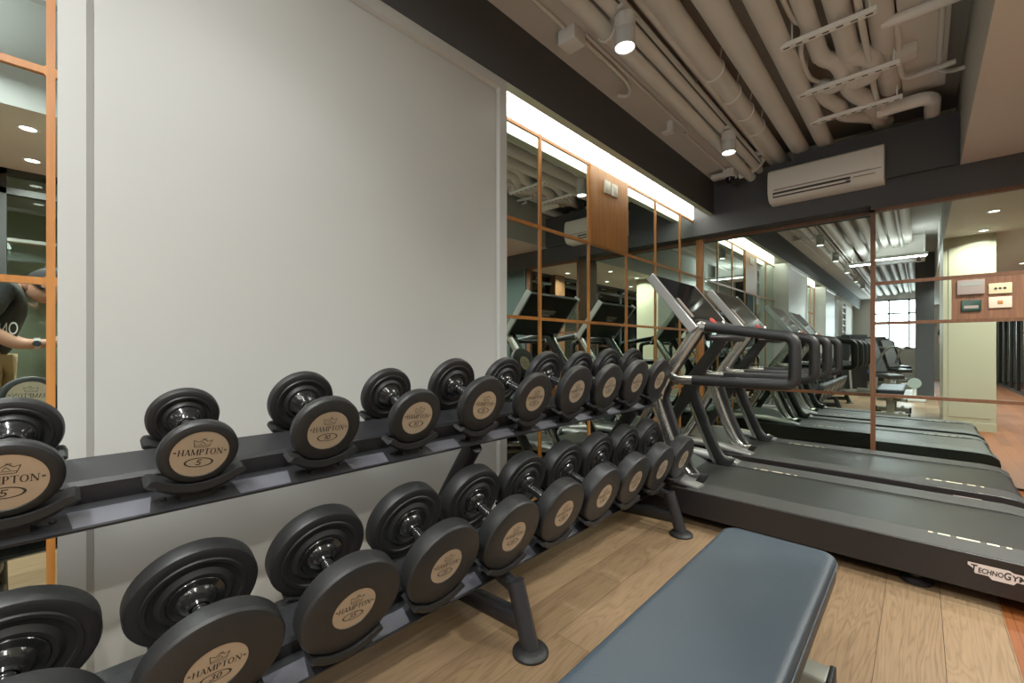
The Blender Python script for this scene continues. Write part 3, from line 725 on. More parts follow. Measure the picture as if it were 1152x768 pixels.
# ------------------------------------------------------------------ rack
rk = thing('dumbbell_rack', 'black two-tier dumbbell rack standing along the white panel and mirror', 'rack', (0.5, 1.11, 0))
RO = Vector((0.5, 1.11, 0))
def tier_local(s, a, n, y): return Vector((s[0], y, s[1])) + AX*a + NX*n - RO
RY0, RY1 = -0.50, 2.57
for s in (TOPS, BOTS):
    mb = MB()
    def ex(poly, mi=0, y0=RY0, y1=RY1):
        n = len(poly)
        vs = [tier_local(s, a, q, y0) for a, q in poly] + [tier_local(s, a, q, y1) for a, q in poly]
        mb.add(vs, [tuple(range(n)), tuple(range(2*n-1, n-1, -1))] + [(i, (i+1) % n, (i+1) % n+n, i+n) for i in range(n)], mi)
    ex([(-0.062, -0.064), (0.040, -0.064), (0.045, -0.059), (0.045, -0.008), (0.037, 0), (-0.058, 0), (-0.064, -0.006), (-0.064, -0.060)])
    ex([(0.040, -0.064), (0.122, -0.064), (0.126, -0.060), (0.126, -0.055), (0.040, -0.052)])
    ex([(-0.064, -0.064), (-0.064, -0.052), (-0.135, -0.055), (-0.135, -0.064)])
    # pale strips between the saddles on the front flange
    for i in range(-1, 9):
        yc = Y0 + DY*(i+0.5)
        vs = [tier_local(s, a, -0.0512 if a < 0.1 else -0.0538, yc+d) for a, d in ((0.068, -0.066), (0.121, -0.058), (0.121, 0.058), (0.068, 0.066))]
        mb.add(vs, [(0, 1, 2, 3)], 1)
        for d in (-0.085, 0.085):
            mb.lathe([(0, 0.006), (0.004, 0.005), (0.005, 0.0005)], tier_local(s, 0.085, -0.0535, yc+d), NX, 10, 0)
    mb.build('tier_beam', [M['rack'], M['rackplate']], rk)
cache = {}
for tier, i, y, R, T, c in SAD:
    s = TOPS if tier == 'upper' else BOTS
    for side in (1, -1):
        key = (R, T, side, tier)
        if key not in cache:
            mb = MB(); Ri = max(R, 0.130)+0.004; dz = Ri-R-0.001
            a_in = GRIP - 0.006; a_out = GRIP + T + 0.008
            vs = []; fs = []; n = 20; half = math.radians(40 if side > 0 else 34)
            for j in range(n+1):
                th = -half + 2*half*j/n; e = abs(th)/half
                thick = (0.011 + 0.010*(1-e*e) + (0.005 if e > 0.86 else 0))*(1.0 if side > 0 else 0.75)
                li = Ri + (0.005 if e > 0.99 else 0)
                for (aa, rr) in ((a_in, li), (a_out-0.010, li), (a_out-0.005, li-0.007), (a_out, li-0.007), (a_out+0.003, Ri+thick*0.45), (a_out-0.004, Ri+thick), (a_in, Ri+thick)):
                    vs.append(AX*(aa*side) + Vector((0, 1, 0))*math.sin(th)*rr - NX*(math.cos(th)*rr - dz))
            q = 7
            for j in range(n):
                for l in range(q): fs.append((j*q+l, j*q+(l+1) % q, (j+1)*q+(l+1) % q, (j+1)*q+l))
            fs.append(tuple(range(q-1, -1, -1))); fs.append(tuple(n*q+l for l in range(q)))
            mb.add(vs, fs)
            pts = []
            for nn in (-(R-0.015)-0.0535, -R-0.008):
                for aa in ((GRIP+0.004)*side, (GRIP+0.030)*side):
                    for yy in (-0.030, 0.030): pts.append(AX*aa + Vector((0, yy, 0)) + NX*nn)
            mb.add(pts, [(0, 1, 3, 2), (4, 6, 7, 5), (0, 4, 5, 1), (2, 3, 7, 6), (0, 2, 6, 4), (1, 5, 7, 3)])
            o = mb.build('saddle', M['rubber'], rk, smooth=40); cache[key] = o
        else:
            o = cache[key].copy(); COL.objects.link(o); o.parent = rk
        o.location = c - RO
def frame_at(y):
    yy = y - RO.y
    def P(x, z): return (x-RO.x, yy, z)
    mb = MB(); mb.sweep([P(0.845, 0.012), P(0.808, 0.12), P(0.774, 0.222)], 0.033, 0.03, seg=18, n=4, ref=(0, 1, 0)); mb.build('leg', M['rack'], rk)
    mb = MB(); mb.lathe([(0, 0.062), (0.008, 0.062), (0.016, 0.056), (0.022, 0.040)], (0.845-RO.x, yy, 0), (0, 0, 1), 32, cap=True); mb.build('foot', M['rubber'], rk)
    mb = MB(); mb.sweep([P(0.828, 0.095), P(0.12, 0.05)], 0.035, 0.028, seg=16, n=0, ref=(0, 1, 0), power=0.7); mb.build('base_tube', M['rack'], rk)
    mb = MB(); mb.lathe([(0, 0.05), (0.01, 0.05), (0.018, 0.035)], (0.12-RO.x, yy, 0), (0, 0, 1), 24, cap=True); mb.build('foot', M['rubber'], rk)
    mb = MB(); mb.sweep([P(0.12, 0.03), P(0.34, 0.36), P(0.53, 0.632), P(0.560, 0.668)], 0.036, 0.028, seg=16, n=4, ref=(0, 1, 0), power=0.7); mb.build('post', M['rack'], rk)
    mb = MB(); mb.sweep([P(0.30, 0.29), P(0.60, 0.235), P(0.775, 0.200)], 0.024, 0.022, seg=12, n=4, ref=(0, 1, 0), power=0.7); mb.build('support_arm', M['rack'], rk)
for y in (-0.164, 1.11, 2.384): frame_at(y)

# ------------------------------------------------------------------ treadmills
def make_treadmill():
    yc = 3.015
    t = thing('treadmill', '', 'treadmill', (1.2, yc, 0))
    OX = 1.2
    def P(x, z, y): return (x-OX, y-yc, z)
    HW = 0.465
    # deck sides
    prof = [(0.12, 0.06), (0.10, 0.10), (0.12, 0.19), (0.20, 0.206), (0.66, 0.206), (2.14, 0.206), (2.21, 0.197), (2.255, 0.165), (2.265, 0.12), (2.255, 0.075), (2.23, 0.06)]
    for s, nm in ((-1, 'side_panel'), (1, 'side_panel')):
        mb = MB(); y0 = s*HW; y1 = s*(HW-0.03)
        mb.prism([(x-OX, z) for x, z in prof], min(y0, y1), max(y0, y1)); mb.build(nm, M['tside'], t, bevel=0.004)
    # rails on top
    for s in (-1, 1):
        w_in = 0.285
        pts = [(0.80, 0.2075), (2.13, 0.2075), (2.20, 0.199), (2.25, 0.168), (2.262, 0.13)]
        mb = MB(); y0, y1 = sorted((s*(HW-0.004), s*w_in)); vs = []; fs = []
        for x, z in pts: vs += [(x-OX, y0, z), (x-OX, y1, z), (x-OX, y1, z-0.02), (x-OX, y0, z-0.02)]
        for i in range(len(pts)-1):
            for q in range(4): fs.append((i*4+q, i*4+(q+1) % 4, (i+1)*4+(q+1) % 4, (i+1)*4+q))
        mb.add(vs, fs)
        ym = s*(w_in+0.012)
        segs = ((1.835, 1.850), (1.866, 1.905), (1.925, 1.995), (2.015, 2.05), (2.07, 2.085))
        for x0, x1 in (segs if s < 0 else ()): mb.box((x0-OX, ym-0.008, 0.2076), (x1-OX, ym+0.008, 0.2082), 1)
        for x0, x1 in (((0.975, 0.992), (1.015, 1.06), (1.085, 1.145), (1.165, 1.19), (1.21, 1.225)) if s > 0 else ()):
            mb.box((x0-OX, ym-0.008, 0.2076), (x1-OX, ym+0.008, 0.2082), 1)
        mb.build('side_rail', [M['rail'], M['mark']], t)
    # belt
    pts = [(0.672, 0.200), (2.17, 0.200), (2.22, 0.188), (2.248, 0.155), (2.25, 0.12), (2.24, 0.09)]
    mb = MB(); vs = []; fs = []
    for x, z in pts: vs += [(x-OX, -0.282, z), (x-OX, 0.282, z), (x-OX, 0.282, z-0.03), (x-OX, -0.282, z-0.03)]
    for i in range(len(pts)-1):
        for q in range(4): fs.append((i*4+q, i*4+(q+1) % 4, (i+1)*4+(q+1) % 4, (i+1)*4+q))
    fs.append((0, 3, 2, 1)); mb.add(vs, fs); mb.build('running_belt', M['belt'], t)
    mb = MB(); mb.box((0.14-OX, -HW+0.03, 0.065), (2.23-OX, HW-0.03, 0.165)); mb.build('deck', M['tblack'], t)
    # motor hood
    mb = MB()
    hp = [(0.13, 0.12), (0.12, 0.24), (0.17, 0.285), (0.45, 0.275), (0.62, 0.225), (0.675, 0.203), (0.675, 0.12)]
    mb.prism([(x-OX, z) for x, z in hp], -0.295, 0.295); mb.build('motor_hood', M['hood'], t, bevel=0.012)
    for s in (-1, 1):
        mb = MB(); mb.sweep([P(0.16, 0.235, yc+s*0.35), P(0.5, 0.245, yc+s*0.36), P(0.70, 0.225, yc+s*0.37), P(0.86, 0.212, yc+s*0.375)], [0.03, 0.03, 0.03, 0.008], [0.06, 0.06, 0.05, 0.05], seg=14, n=5, ref=(0, 1, 0), power=0.7)
        mb.build('hood_trim', M['satin'], t, smooth=60)
    # uprights, arms and handrails
    for s in (-1, 1):
        yo = yc + s*0.295; yi = yc + s*0.262
        # outer silver shell
        arm = [(0.55, 0.715), (0.575, 0.79), (0.635, 0.895), (0.70, 0.99), (0.785, 1.115), (0.825, 1.165), (0.862, 1.166)]
        rleg = [(0.57, 0.80), (0.53, 0.735), (0.55, 0.66), (0.63, 0.45), (0.70, 0.29), (0.745, 0.225), (0.79, 0.195)]
        lleg = [(0.56, 0.76), (0.50, 0.64), (0.39, 0.44), (0.30, 0.28), (0.25, 0.20)]
        mb = MB()
        mb.sweep([P(x, z, yo) for x, z in arm], [0.04, 0.038, 0.037, 0.035, 0.036, 0.033, 0.031], [0.020, 0.022, 0.022, 0.022, 0.022, 0.024, 0.024], seg=18, n=5, ref=(0, 1, 0), power=0.75)
        mb.sweep([P(x, z, yo) for x, z in rleg], [0.03, 0.040, 0.038, 0.035, 0.038, 0.05, 0.085], [0.018, 0.02, 0.018, 0.018, 0.018, 0.02, 0.022], seg=18, n=5, ref=(0, 1, 0), power=0.75)
        mb.sweep([P(x, z, yo) for x, z in lleg], [0.025, 0.03, 0.028, 0.026, 0.026], 0.014, seg=14, n=4, ref=(0, 1, 0), power=0.75)
        mb.sweep([P(0.632, 0.90, yo), P(0.645, 0.862, yo), P(0.68, 0.843, yo), P(0.73, 0.838, yo), P(0.785, 0.837, yo)], 0.027, 0.023, seg=16, n=5, ref=(0, 1, 0), power=0.8)
        mb.build('upright', M['chrome'], t, smooth=60)
        # inner black shell of the same outline
        mb = MB()
        mb.sweep([P(x, z, yi) for x, z in arm[:-1]], [0.06, 0.055, 0.045, 0.042, 0.042, 0.035], 0.017, seg=16, n=4, ref=(0, 1, 0), power=0.7)
        mb.sweep([P(x+0.04, z, yi) for x, z in rleg], [0.03, 0.05, 0.043, 0.036, 0.037, 0.048, 0.08], 0.017, seg=16, n=4, ref=(0, 1, 0), power=0.7)
        mb.sweep([P(x, z, yi) for x, z in lleg], [0.05, 0.045, 0.034, 0.03, 0.03], 0.017, seg=16, n=4, ref=(0, 1, 0), power=0.7)
        mb.build('inner_brace', M['tblack'], t, smooth=60)
        mb = MB()
        mb.sweep([P(0.860, 1.167, yo), P(1.05, 1.138, yo), P(1.20, 1.114, yo), P(1.265, 1.104, yo), P(1.293, 1.096, yo), P(1.312, 1.078, yo), P(1.320, 1.05, yo), P(1.321, 1.01, yo), P(1.321, 0.93, yo), P(1.320, 0.885, yo), P(1.314, 0.860, yo), P(1.296, 0.843, yo), P(1.268, 0.838, yo), P(1.20, 0.837, yo), P(1.0, 0.837, yo), P(0.782, 0.837, yo)],
                 0.030, 0.026, seg=18, n=6, ref=(0, 1, 0), power=0.8)
        mb.build('handrail', M['tblack'], t, smooth=60)
    # front grip bar across
    mb = MB(); mb.sweep([P(0.86, 1.10, yc-0.27), P(0.93, 1.10, yc-0.18), P(0.95, 1.10, yc), P(0.93, 1.10, yc+0.18), P(0.86, 1.10, yc+0.27)], 0.02, 0.02, seg=14, n=5)
    mb.build('grip_bar', M['tblack'], t, smooth=60)
    # console
    A = Vector((0.548-OX, 0, 1.512)); B = Vector((0.800-OX, 0, 1.190)); d = (B-A).normalized(); nrm = Vector((-d.z, 0, d.x))
    if nrm.x < 0: nrm = -nrm
    Lc = (B-A).length; hw = 0.355
    def slab(a0, a1, n0, n1, w0, w1, mi=0, mb=None):
        vs = []
        for n_ in (n0, n1):
            for a_ in (a0, a1):
                for y_ in (w0, w1): vs.append(A + d*a_ + nrm*n_ + Vector((0, y_, 0)))
        mb.add(vs, [(0, 1, 3, 2), (4, 6, 7, 5), (0, 4, 5, 1), (2, 3, 7, 6), (0, 2, 6, 4), (1, 5, 7, 3)], mi)
    mb = MB(); slab(0.0, Lc*0.97, -0.045, -0.002, -hw+0.02, hw-0.02, 0, mb); con = mb.build('console', M['tblack'], t, bevel=0.008)
    mb = MB(); slab(0.006, Lc*0.97, -0.006, 0.006, -hw+0.018, hw-0.018, 0, mb); mb.build('screen', M['screen'], con, bevel=0.002)
    for s in (-1, 1):
        mb = MB(); w0, w1 = sorted((s*hw, s*(hw-0.02))); slab(-0.012, Lc*1.09, -0.050, 0.008, w0, w1, 0, mb); mb.build('side_trim', M['satin'], con, bevel=0.006)
    mb = MB(); slab(Lc*0.96, Lc*1.06, -0.035, 0.030, -hw+0.05, hw-0.05, 0, mb); tr = mb.build('control_ledge', M['tblack'], con, bevel=0.01)
    mb = MB(); p = A + d*(Lc*0.99) + nrm*0.029 + Vector((0, -0.06, 0)); mb.lathe([(0, 0.026), (0.010, 0.024), (0.013, 0.018), (0.014, 0.001)], p, nrm, 20); mb.build('stop_button', M['red'], con)
    mb = MB(); p = A + d*(Lc*1.0) + nrm*0.029 + Vector((0, 0.16, 0)); mb.lathe([(0, 0.022), (0.015, 0.02), (0.018, 0.001)], p, nrm, 20); mb.build('knob', M['chrome'], con)
    mb = MB(); p0 = A + d*(Lc*0.62) + nrm*0.007; 
    slab(Lc*0.5, Lc*0.88, 0.0062, 0.012, -hw+0.06, -hw+0.09, 0, mb); mb.build('trim_strip', M['greyp'], con)
    # maker's badge on the back of the console: words in an outlined shield
    v, f = font_polys('TECHNOGYM', 0.040, 0.15, 0.0005)
    mb = MB(); c0 = A + d*(Lc*0.42) - nrm*0.0475
    o2 = [(-0.105, 0.03), (0.09, 0.03), (0.105, -0.008), (0.06, -0.008), (0.05, -0.035), (-0.05, -0.035), (-0.06, -0.012), (-0.105, -0.012)]
    mb.add([c0 + Vector((0, -y_, 0)) - d*z_ for y_, z_ in o2], [tuple(range(8))], 0)
    mb.add([c0 - nrm*0.0008 + Vector((0, -x_*0.9, 0)) - d*(y_*0.9) for x_, y_ in v], f, 1)
    mb.build('badge', [M['greyp'], M['ink']], con, recalc=False)
    # maker's badge on the near side panel
    mb = MB(); bx, bz = 2.034-OX, 0.146; kx = 0.92; tx = 0.60; by = -HW-0.0012
    outl = [(-0.092, 0.030), (0.03, 0.030), (0.042, 0.022), (0.092, 0.022), (0.092, -0.016), (0.05, -0.016), (0.042, -0.03), (-0.020, -0.03), (-0.030, -0.017), (-0.070, -0.017), (-0.078, 0.006), (-0.092, 0.016)]
    k_ = 0.93
    mb.add([(bx+x_*kx, by, bz+z_*0.85) for x_, z_ in outl], [tuple(range(len(outl)))], 0)
    def fit(text, x0, x1, z0, z1):
        v, f = font_polys(text, 0.03, 0.12, 0.0009)
        a0, a1 = min(p[0] for p in v), max(p[0] for p in v); b0, b1 = min(p[1] for p in v), max(p[1] for p in v)
        mb.add([(bx+x0+(p[0]-a0)/(a1-a0)*(x1-x0), by-0.0008, bz+z0+(p[1]-b0)/(b1-b0)*(z1-z0)) for p in v], f, 1)
    fit('T', -0.076, -0.057, -0.010, 0.020); fit('ECHNO', -0.056, 0.012, -0.009, 0.012); fit('G', 0.013, 0.032, -0.012, 0.018); fit('YM', 0.033, 0.074, -0.010, 0.012)
    mb.build('badge', [M['badge'], M['ink']], t, recalc=False)
    # feet
    for x in (0.35, 1.794):
        for y in (-0.38, 0.38):
            mb = MB(); mb.lathe([(0, 0.055), (0.012, 0.055), (0.02, 0.045), (0.03, 0.03), (0.07, 0.03)], (x-OX, y, 0), (0, 0, 1), 24, cap=True); mb.build('foot', M['rubber'], t)
    return t
tm = make_treadmill(); tm['label'] = 'black and silver treadmill nearest the bench, its grey deck crossing the picture'; tm['group'] = 'treadmills'
tm2 = copy_tree(tm); tm2.location.y += 1.09; tm2['label'] = 'second treadmill, standing between the nearest treadmill and the end mirror'

# ------------------------------------------------------------------ bench
bn = thing('exercise_bench', 'flat exercise bench with slate blue vinyl pad in the foreground', 'bench', (1.49, 0.9, 0))
def rounded(w, l, r, inset=0.0, n=8):
    pts = []
    for (cx, cy, a0) in ((w-r, l-r, 0), (-w+r, l-r, PI/2), (-w+r, -l+r, PI), (w-r, -l+r, 3*PI/2)):
        for k in range(n+1):
            a = a0 + PI/2*k/n; pts.append((cx+(r-inset)*math.cos(a), cy+(r-inset)*math.sin(a)))
    return pts
def loft(mb, loops, mi=0, taper=0.0, zoff=0.0):
    n = len(loops[0][0]); vs = []; fs = []
    for pts, z in loops: vs += [(x*(1 - taper*(y/0.6)), y, z) for x, y in pts]
    for i in range(len(loops)-1):
        for k in range(n): fs.append((i*n+k, i*n+(k+1) % n, (i+1)*n+(k+1) % n, (i+1)*n+k))
    fs.append(tuple(range(n-1, -1, -1))); fs.append(tuple((len(loops)-1)*n+k for k in range(n)))
    mb.add(vs, fs, mi)
W, L, RR = 0.150, 0.64, 0.045
mb = MB(); loft(mb, [(rounded(W, L, RR, i), z) for i, z in ((0.0, 0.432), (0.0005, 0.440), (0.003, 0.4462), (0.009, 0.4500), (0.02, 0.4512), (0.035, 0.4517))])
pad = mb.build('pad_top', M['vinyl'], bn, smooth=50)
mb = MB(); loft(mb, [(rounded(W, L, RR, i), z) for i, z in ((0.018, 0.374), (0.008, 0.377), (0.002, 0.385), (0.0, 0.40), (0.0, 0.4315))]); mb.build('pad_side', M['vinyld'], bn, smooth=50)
mb = MB(); pl = rounded(W+0.001, L+0.001, RR); mb.sweep([(x, y, 0.432) for x, y in pl + pl[:1]], 0.0028, 0.0028, seg=8, n=0); mb.build('seam', M['vinyl'], pad, smooth=60)
mb = MB(); mb.box((-0.11, -0.56, 0.352), (0.11, 0.56, 0.374)); mb.build('pad_board', M['tblack'], bn)
mb = MB(); mb.box((-0.04, -0.50, 0.285), (0.04, 0.50, 0.352), bev=0.008); mb.build('spine_tube', M['bframe'], bn)
for yy in (0.42, -0.42):
    mb = MB(); mb.box((-0.045, yy-0.045, 0.10), (0.045, yy+0.045, 0.30), bev=0.008); mb.build('post', M['bframe'], bn)
    mb = MB(); mb.box((-0.205, yy-0.05, 0.035), (0.205, yy+0.05, 0.105), bev=0.01); ft = mb.build('foot_beam', M['bframe'], bn)
    for s in (-1, 1):
        mb = MB(); mb.box((s*0.205-0.012, yy-0.054, 0.02), (s*0.205+0.012, yy+0.054, 0.108), bev=0.005); mb.build('end_cap', M['rubber'], ft)
        mb = MB(); mb.box((s*0.17-0.025, yy-0.03, 0), (s*0.17+0.025, yy+0.03, 0.037), bev=0.004); mb.build('rubber_foot', M['rubber'], ft)
    mb = MB(); mb.box((0.09, yy-0.03, 0.105), (0.135, yy+0.03, 0.125), bev=0.004); mb.lathe([(0, 0.012), (0.008, 0.012), (0.010, 0.001)], (0.112, yy, 0.125), (0, 0, 1), 6); mb.build('bolt_plate', M['satin'], ft)

mb = MB(); mb.box((-0.16, 0.27, 0.262), (0.170, 0.335, 0.30), bev=0.005); cm = mb.build('cross_member', M['bframe'], bn)
mb = MB(); mb.box((0.168, 0.266, 0.258), (0.180, 0.339, 0.304), bev=0.004); mb.build('end_cap', M['rubber'], cm)
mb = MB(); mb.box((0.095, 0.30, 0.30), (0.125, 0.36, 0.345), bev=0.006); mb.lathe([(0, 0.011), (0.006, 0.011), (0.008, 0.001)], (0.125, 0.33, 0.325), (1, 0, 0), 6); mb.build('bolt_plate', M['satin'], cm)

# ------------------------------------------------------------------ photographer (seen in the far-left mirror)
def person():
    t = thing('person', 'person in black printed T-shirt and khaki shorts, bending forward, reflected in the far-left mirror', 'person', (2.31, -0.335, 0)); t.scale = (1.06, 1.06, 1.04)
    def skin_body(name, joints, edges, m, parent, sub=2, root=0):
        me = bpy.data.meshes.new(name); me.from_pydata([j[0] for j in joints], edges, []); me.materials.append(m)
        o = bpy.data.objects.new(name, me); COL.objects.link(o); o.parent = parent
        sk = o.modifiers.new('skin', 'SKIN'); sk.use_smooth_shade = True
        for i, j in enumerate(joints):
            r = j[1]; me.skin_vertices[0].data[i].radius = r if isinstance(r, tuple) else (r, r)
        me.skin_vertices[0].data[root].use_root = True
        ss = o.modifiers.new('sub', 'SUBSURF'); ss.levels = sub; ss.render_levels = sub
        return o
    # faces +y, leaning forward; local coordinates
    J = [((0, -0.02, 0.96), 0.13), ((0, 0.0, 1.10), 0.125), ((0, 0.055, 1.24), 0.14), ((0, 0.10, 1.34), 0.115), ((0, 0.155, 1.375), 0.055), ((-0.01, 0.215, 1.40), 0.058),
         ((-0.18, 0.08, 1.33), 0.06), ((-0.235, 0.02, 1.12), 0.043), ((-0.22, 0.16, 1.02), 0.036), ((-0.20, 0.27, 1.025), 0.026), ((-0.195, 0.32, 1.03), (0.035, 0.018)), 
         ((0.18, 0.08, 1.33), 0.06), ((0.235, 0.02, 1.10), 0.043), ((0.17, 0.18, 1.02), 0.036), ((0.10, 0.29, 1.03), 0.026), ((0.08, 0.33, 1.04), (0.035, 0.018)),
         ((-0.09, -0.02, 0.88), 0.095), ((-0.10, 0.0, 0.50), 0.06), ((-0.10, -0.04, 0.28), 0.055), ((-0.10, -0.05, 0.08), 0.036), ((-0.10, 0.09, 0.035), 0.034),
         ((0.09, -0.02, 0.88), 0.095), ((0.10, 0.0, 0.50), 0.06), ((0.10, -0.04, 0.28), 0.055), ((0.10, -0.05, 0.08), 0.036), ((0.10, 0.09, 0.035), 0.034)]
    E = [(0,1),(1,2),(2,3),(3,4),(4,5),(3,6),(6,7),(7,8),(8,9),(9,10),(3,11),(11,12),(12,13),(13,14),(14,15),(0,16),(16,17),(17,18),(18,19),(19,20),(0,21),(21,22),(22,23),(23,24),(24,25)]
    # fingers: four and a thumb on each hand
    for base, sx in ((10, 1), (15, -1)):
        bp = Vector(J[base][0])
        for k in range(4):
            off = Vector((sx*0.012, 0.025 + 0.0, 0.026 - 0.017*k)); ln = (0.040, 0.046, 0.043, 0.034)[k]
            i = len(J)
            J.append((tuple(bp + off), 0.0095)); J.append((tuple(bp + off + Vector((sx*0.014, ln*0.55, -0.004))), 0.0088)); J.append((tuple(bp + off + Vector((sx*0.034, ln*0.8, -0.012))), 0.0075))
            E += [(base, i), (i, i+1), (i+1, i+2)]
        i = len(J)
        J.append((tuple(bp + Vector((sx*0.022, -0.005, 0.03))), 0.011)); J.append((tuple(bp + Vector((sx*0.045, 0.025, 0.035))), 0.009))
        E += [(base, i), (i, i+1)]
    body = skin_body('body', J, E, M['skin'], t)
    # head: shaped, looking down towards +y
    bm = bmesh.new(); bmesh.ops.create_uvsphere(bm, u_segments=32, v_segments=24, radius=1)
    for v in bm.verts:
        x, y, z = v.co
        sx, sy, sz = 0.076, 0.098, 0.118
        if z < 0: sx *= 1 - 0.30*z*z; sy *= 1 - 0.12*z*z
        Y = y*sy; Z = z*sz; X = x*sx
        if y > 0.6 and abs(x) < 0.22 and -0.35 < z < 0.1: Y += 0.020*(1-abs(x)/0.22)*(1-abs(z+0.18)/0.3 if abs(z+0.18) < 0.3 else 0)   # nose
        if y > 0.6 and 0.0 < z < 0.22 and 0.2 < abs(x) < 0.6: Y -= 0.006      # eye sockets
        if y > 0.6 and -0.62 < z < -0.45 and abs(x) < 0.35: Y += 0.004          # lips
        if y > 0.4 and z < -0.8: Y += 0.010                                      # chin
        v.co = (X, Y, Z)
    mb = MB()
    Rm = Matrix.Translation((-0.01, 0.285, 1.385)) @ Matrix.Rotation(math.radians(-42), 4, 'X')
    mb.from_bm(bm, 0, Rm)
    for s in (-1, 1):
        b2 = bmesh.new(); bmesh.ops.create_uvsphere(b2, u_segments=12, v_segments=8, radius=1)
        mb.from_bm(b2, 0, Rm @ Matrix.Translation((s*0.077, -0.01, -0.005)) @ Matrix.Diagonal((0.012, 0.02, 0.032, 1)))
    hd = mb.build('head', M['skin'], t, smooth=180)
    mb = MB()
    for s in (-1, 1):
        b2 = bmesh.new(); bmesh.ops.create_uvsphere(b2, u_segments=12, v_segments=8, radius=1)
        mb.from_bm(b2, 0, Rm @ Matrix.Translation((s*0.030, 0.086, 0.012)) @ Matrix.Diagonal((0.013, 0.008, 0.006, 1)))
        mb.sweep([Rm @ Vector((s*0.014, 0.097, 0.032)), Rm @ Vector((s*0.032, 0.095, 0.037)), Rm @ Vector((s*0.048, 0.083, 0.032))], 0.003, 0.003, seg=6, n=3)
    mb.build('eyes_and_brows', M['hair'], hd, smooth=180)
    bm = bmesh.new(); bmesh.ops.create_uvsphere(bm, u_segments=32, v_segments=24, radius=1)
    bmesh.ops.delete(bm, geom=[v for v in bm.verts if v.co.z < 0.28 - 0.0 and v.co.y > 0.15 or v.co.z < -0.45 or (v.co.z < 0.45 and v.co.y > 0.5)], context='VERTS')
    for v in bm.verts: v.co = (v.co.x*0.085, v.co.y*0.107, v.co.z*0.128)
    mb = MB(); mb.from_bm(bm, 0, Rm); mb.build('hair', M['hair'], hd, smooth=180)
    # clothes
    JS = [((0, -0.02, 0.93), 0.165), ((0, 0.0, 1.08), 0.155), ((0, 0.055, 1.24), 0.165), ((0, 0.10, 1.345), 0.125), ((0, 0.125, 1.385), 0.07),
          ((-0.18, 0.08, 1.335), 0.085), ((-0.235, 0.03, 1.17), 0.072), ((0.18, 0.08, 1.335), 0.085), ((0.235, 0.03, 1.17), 0.072)]
    skin_body('t_shirt', JS, [(0,1),(1,2),(2,3),(3,4),(3,5),(5,6),(3,7),(7,8)], M['shirt'], t)
    skin_body('shorts', [((0, -0.02, 0.95), 0.165), ((-0.10, -0.02, 0.86), 0.125), ((-0.11, 0.0, 0.52), 0.10), ((0.10, -0.02, 0.86), 0.125), ((0.11, 0.0, 0.52), 0.10)],
              [(0,1),(1,2),(0,3),(3,4)], M['shorts'], t)
    mb = MB(); mb.lathe([(-0.012, 0.031), (-0.012, 0.034), (0.012, 0.034), (0.012, 0.031)], (-0.206, 0.235, 1.024), (0.10, 1, 0.02), 24); mb.build('watch', M['satin'], t)
    mb = MB(); mb.lathe([(0, 0.018), (0.008, 0.018), (0.009, 0.001)], (-0.238, 0.235, 1.024), (-1, 0.1, 0.1), 20); mb.build('watch_face', M['screen'], t)
    v, f = font_polys('ONVNO', 0.085, 0, 0.0)
    mb = MB()
    for k in range(1): mb.add([(-0.176 + 0.0*x, 0.075 - x*0.55, 1.095 + y*1.2 - x*0.10) for x, y in v], f)
    mb.build('shirt_print', M['print'], t, recalc=False)
    return t
ps = person()

# ------------------------------------------------------------------ room behind the camera (seen in the mirrors)
def machine(label, loc, rz, seatm, group='weight machines'):
    t = thing('weight_machine', label, 'exercise machine', loc, group)
    t.rotation_euler = (0, 0, rz)
    def sl(name, a, b, w, th, m, bev=0.02):
        a = Vector(a); b = Vector(b); d = (b-a).normalized(); n = d.cross(Vector((1, 0, 0))).normalized()
        mb = MB(); vs = []
        for q in (-th/2, th/2):
            for p in (a, b):
                for x in (-w/2, w/2): vs.append(p + n*q + Vector((x, 0, 0)))
        mb.add(vs, [(0, 1, 3, 2), (4, 6, 7, 5), (0, 4, 5, 1), (2, 3, 7, 6), (0, 2, 6, 4), (1, 5, 7, 3)])
        return mb.build(name, m, t, bevel=bev)
    sl('backrest', (0, 0.10, 0.50), (0, 0.42, 1.25), 0.30, 0.08, M['seatblk'])
    sl('seat', (0, -0.30, 0.44), (0, 0.08, 0.47), 0.34, 0.08, seatm)
    mb = MB(); mb.box((-0.04, -0.4, 0.05), (0.04, 0.75, 0.11), bev=0.01); mb.box((-0.30, -0.42, 0.0), (0.30, -0.34, 0.07), bev=0.01); mb.box((-0.30, 0.68, 0.0), (0.30, 0.76, 0.07), bev=0.01)
    mb.box((-0.035, -0.1, 0.1), (0.035, -0.03, 0.44)); mb.box((-0.035, 0.30, 0.1), (0.035, 0.37, 0.95)); mb.build('frame', M['bframe'], t)
    mb = MB()
    for s in (-1, 1): mb.tube([(s*0.30, 0.55, 0.1), (s*0.36, 0.5, 0.8), (s*0.34, 0.2, 1.05), (s*0.30, -0.15, 1.0)], 0.022, seg=10)
    mb.build('lever_arm', M['satin'], t)
    mb = MB(); mb.box((-0.22, 0.70, 0.07), (0.22, 0.95, 1.35), bev=0.02); mb.build('weight_stack', M['seatblk'], t)
    return t
machine('black seated machine with tall backrest behind the bench, seen in the end mirror', (1.25, -2.4, 0), PI*0.75, M['seatblk'])
machine('black seated machine farther back in the mirror, with a blue seat', (0.62, -3.9, 0), PI*0.8, M['seatblue'])
machine('black seated machine near the far windows, left one', (1.35, -5.6, 0), PI*0.8, M['seatblk'])
machine('black seated machine near the far windows, right one', (0.55, -7.0, 0), PI*0.75, M['seatblk'])
machine('black seated machine farthest back before the windows', (1.3, -8.3, 0), PI*0.8, M['seatblk'])
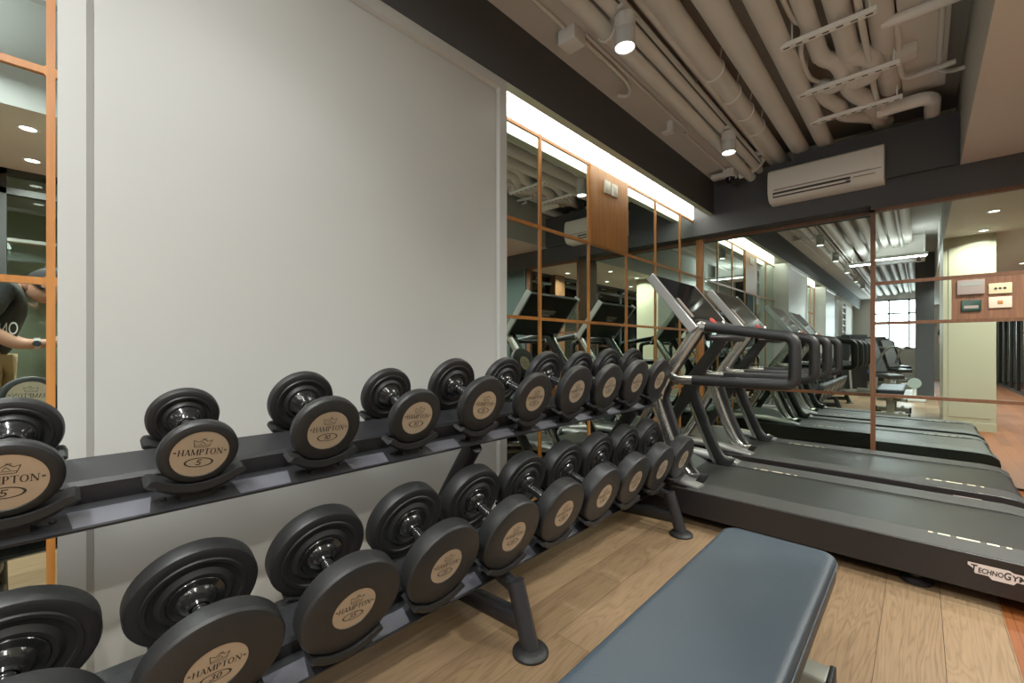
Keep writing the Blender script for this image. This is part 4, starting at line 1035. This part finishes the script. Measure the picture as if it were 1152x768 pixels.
t = thing('wall_bars', 'white ladder of wall bars on the left wall, seen in the end mirror', 'wall bars', (0.06, -6.6, 0))
for s in (-0.4, 0.4):
    mb = MB(); mb.box((-0.05, s-0.03, 0), (0.05, s+0.03, 2.4)); mb.build('side_post', M['white'], t)
for k in range(12):
    mb = MB(); mb.cyl((0.02, -0.4, 0.2+k*0.19), (0.02, 0.4, 0.2+k*0.19), 0.025, seg=10); mb.build('rung', M['white'], t)
t = thing('body_scale', 'white dial scale on the floor before the dark pillar, seen in the end mirror', 'scale', (1.72, -1.9, 0))
mb = MB(); mb.box((-0.16, -0.2, 0), (0.16, 0.2, 0.06), bev=0.015); mb.build('platform', M['white'], t)
mb = MB(); mb.cyl((0, -0.15, 0.06), (0, -0.15, 0.3), 0.03); mb.build('column', M['white'], t)
mb = MB(); mb.cyl((0, -0.18, 0.34), (0, -0.10, 0.34), 0.10, seg=32); mb.build('dial', M['pant'], t)

# ------------------------------------------------------------------ light, world, camera
lamp('AREA', 'linear_light_beam', (1.35, -0.55, 2.61), 55, (1, 0.99, 0.98), (1.35, -0.55, 0), shape='RECTANGLE', size=1.05, size_y=0.09)
lamp('AREA', 'added_ceiling_uplight', (1.35, -0.55, 2.68), 13, (1, 0.99, 0.98), (1.35, -0.55, 9), shape='RECTANGLE', size=1.05, size_y=0.09)  # unseen uplight, added above the linear light to brighten the ceiling
w = bpy.data.worlds.new('world'); scn.world = w; w.use_nodes = True
w.node_tree.nodes['Background'].inputs['Color'].default_value = (0.9, 0.95, 1, 1); w.node_tree.nodes['Background'].inputs['Strength'].default_value = 0.4

cam = bpy.data.cameras.new('camera'); co = bpy.data.objects.new('camera', cam); COL.objects.link(co)
F_PX = 485.0
cam.sensor_width = 36; cam.lens = F_PX/1152*36
cam.shift_y = (391-384)/1152
cam.clip_start = 0.02
yaw = math.atan2(460, 485)
co.location = (1.811, 0, 1.04); co.rotation_euler = (PI/2, 0, yaw)
scn.camera = co
scn.view_settings.view_transform = 'Standard'
scn.view_settings.look = 'None'
scn.view_settings.exposure = 0.08
scn.view_settings.gamma = 1.19
scn.view_settings.use_white_balance = True
scn.view_settings.white_balance_temperature = 6350
scn.view_settings.white_balance_tint = 5
c = scn.cycles
c.max_bounces = 12; c.glossy_bounces = 8; c.diffuse_bounces = 5; c.transparent_max_bounces = 12; c.transmission_bounces = 6
c.sample_clamp_indirect = 4.0; c.caustics_reflective = True; c.blur_glossy = 0.3
c.use_denoising = True
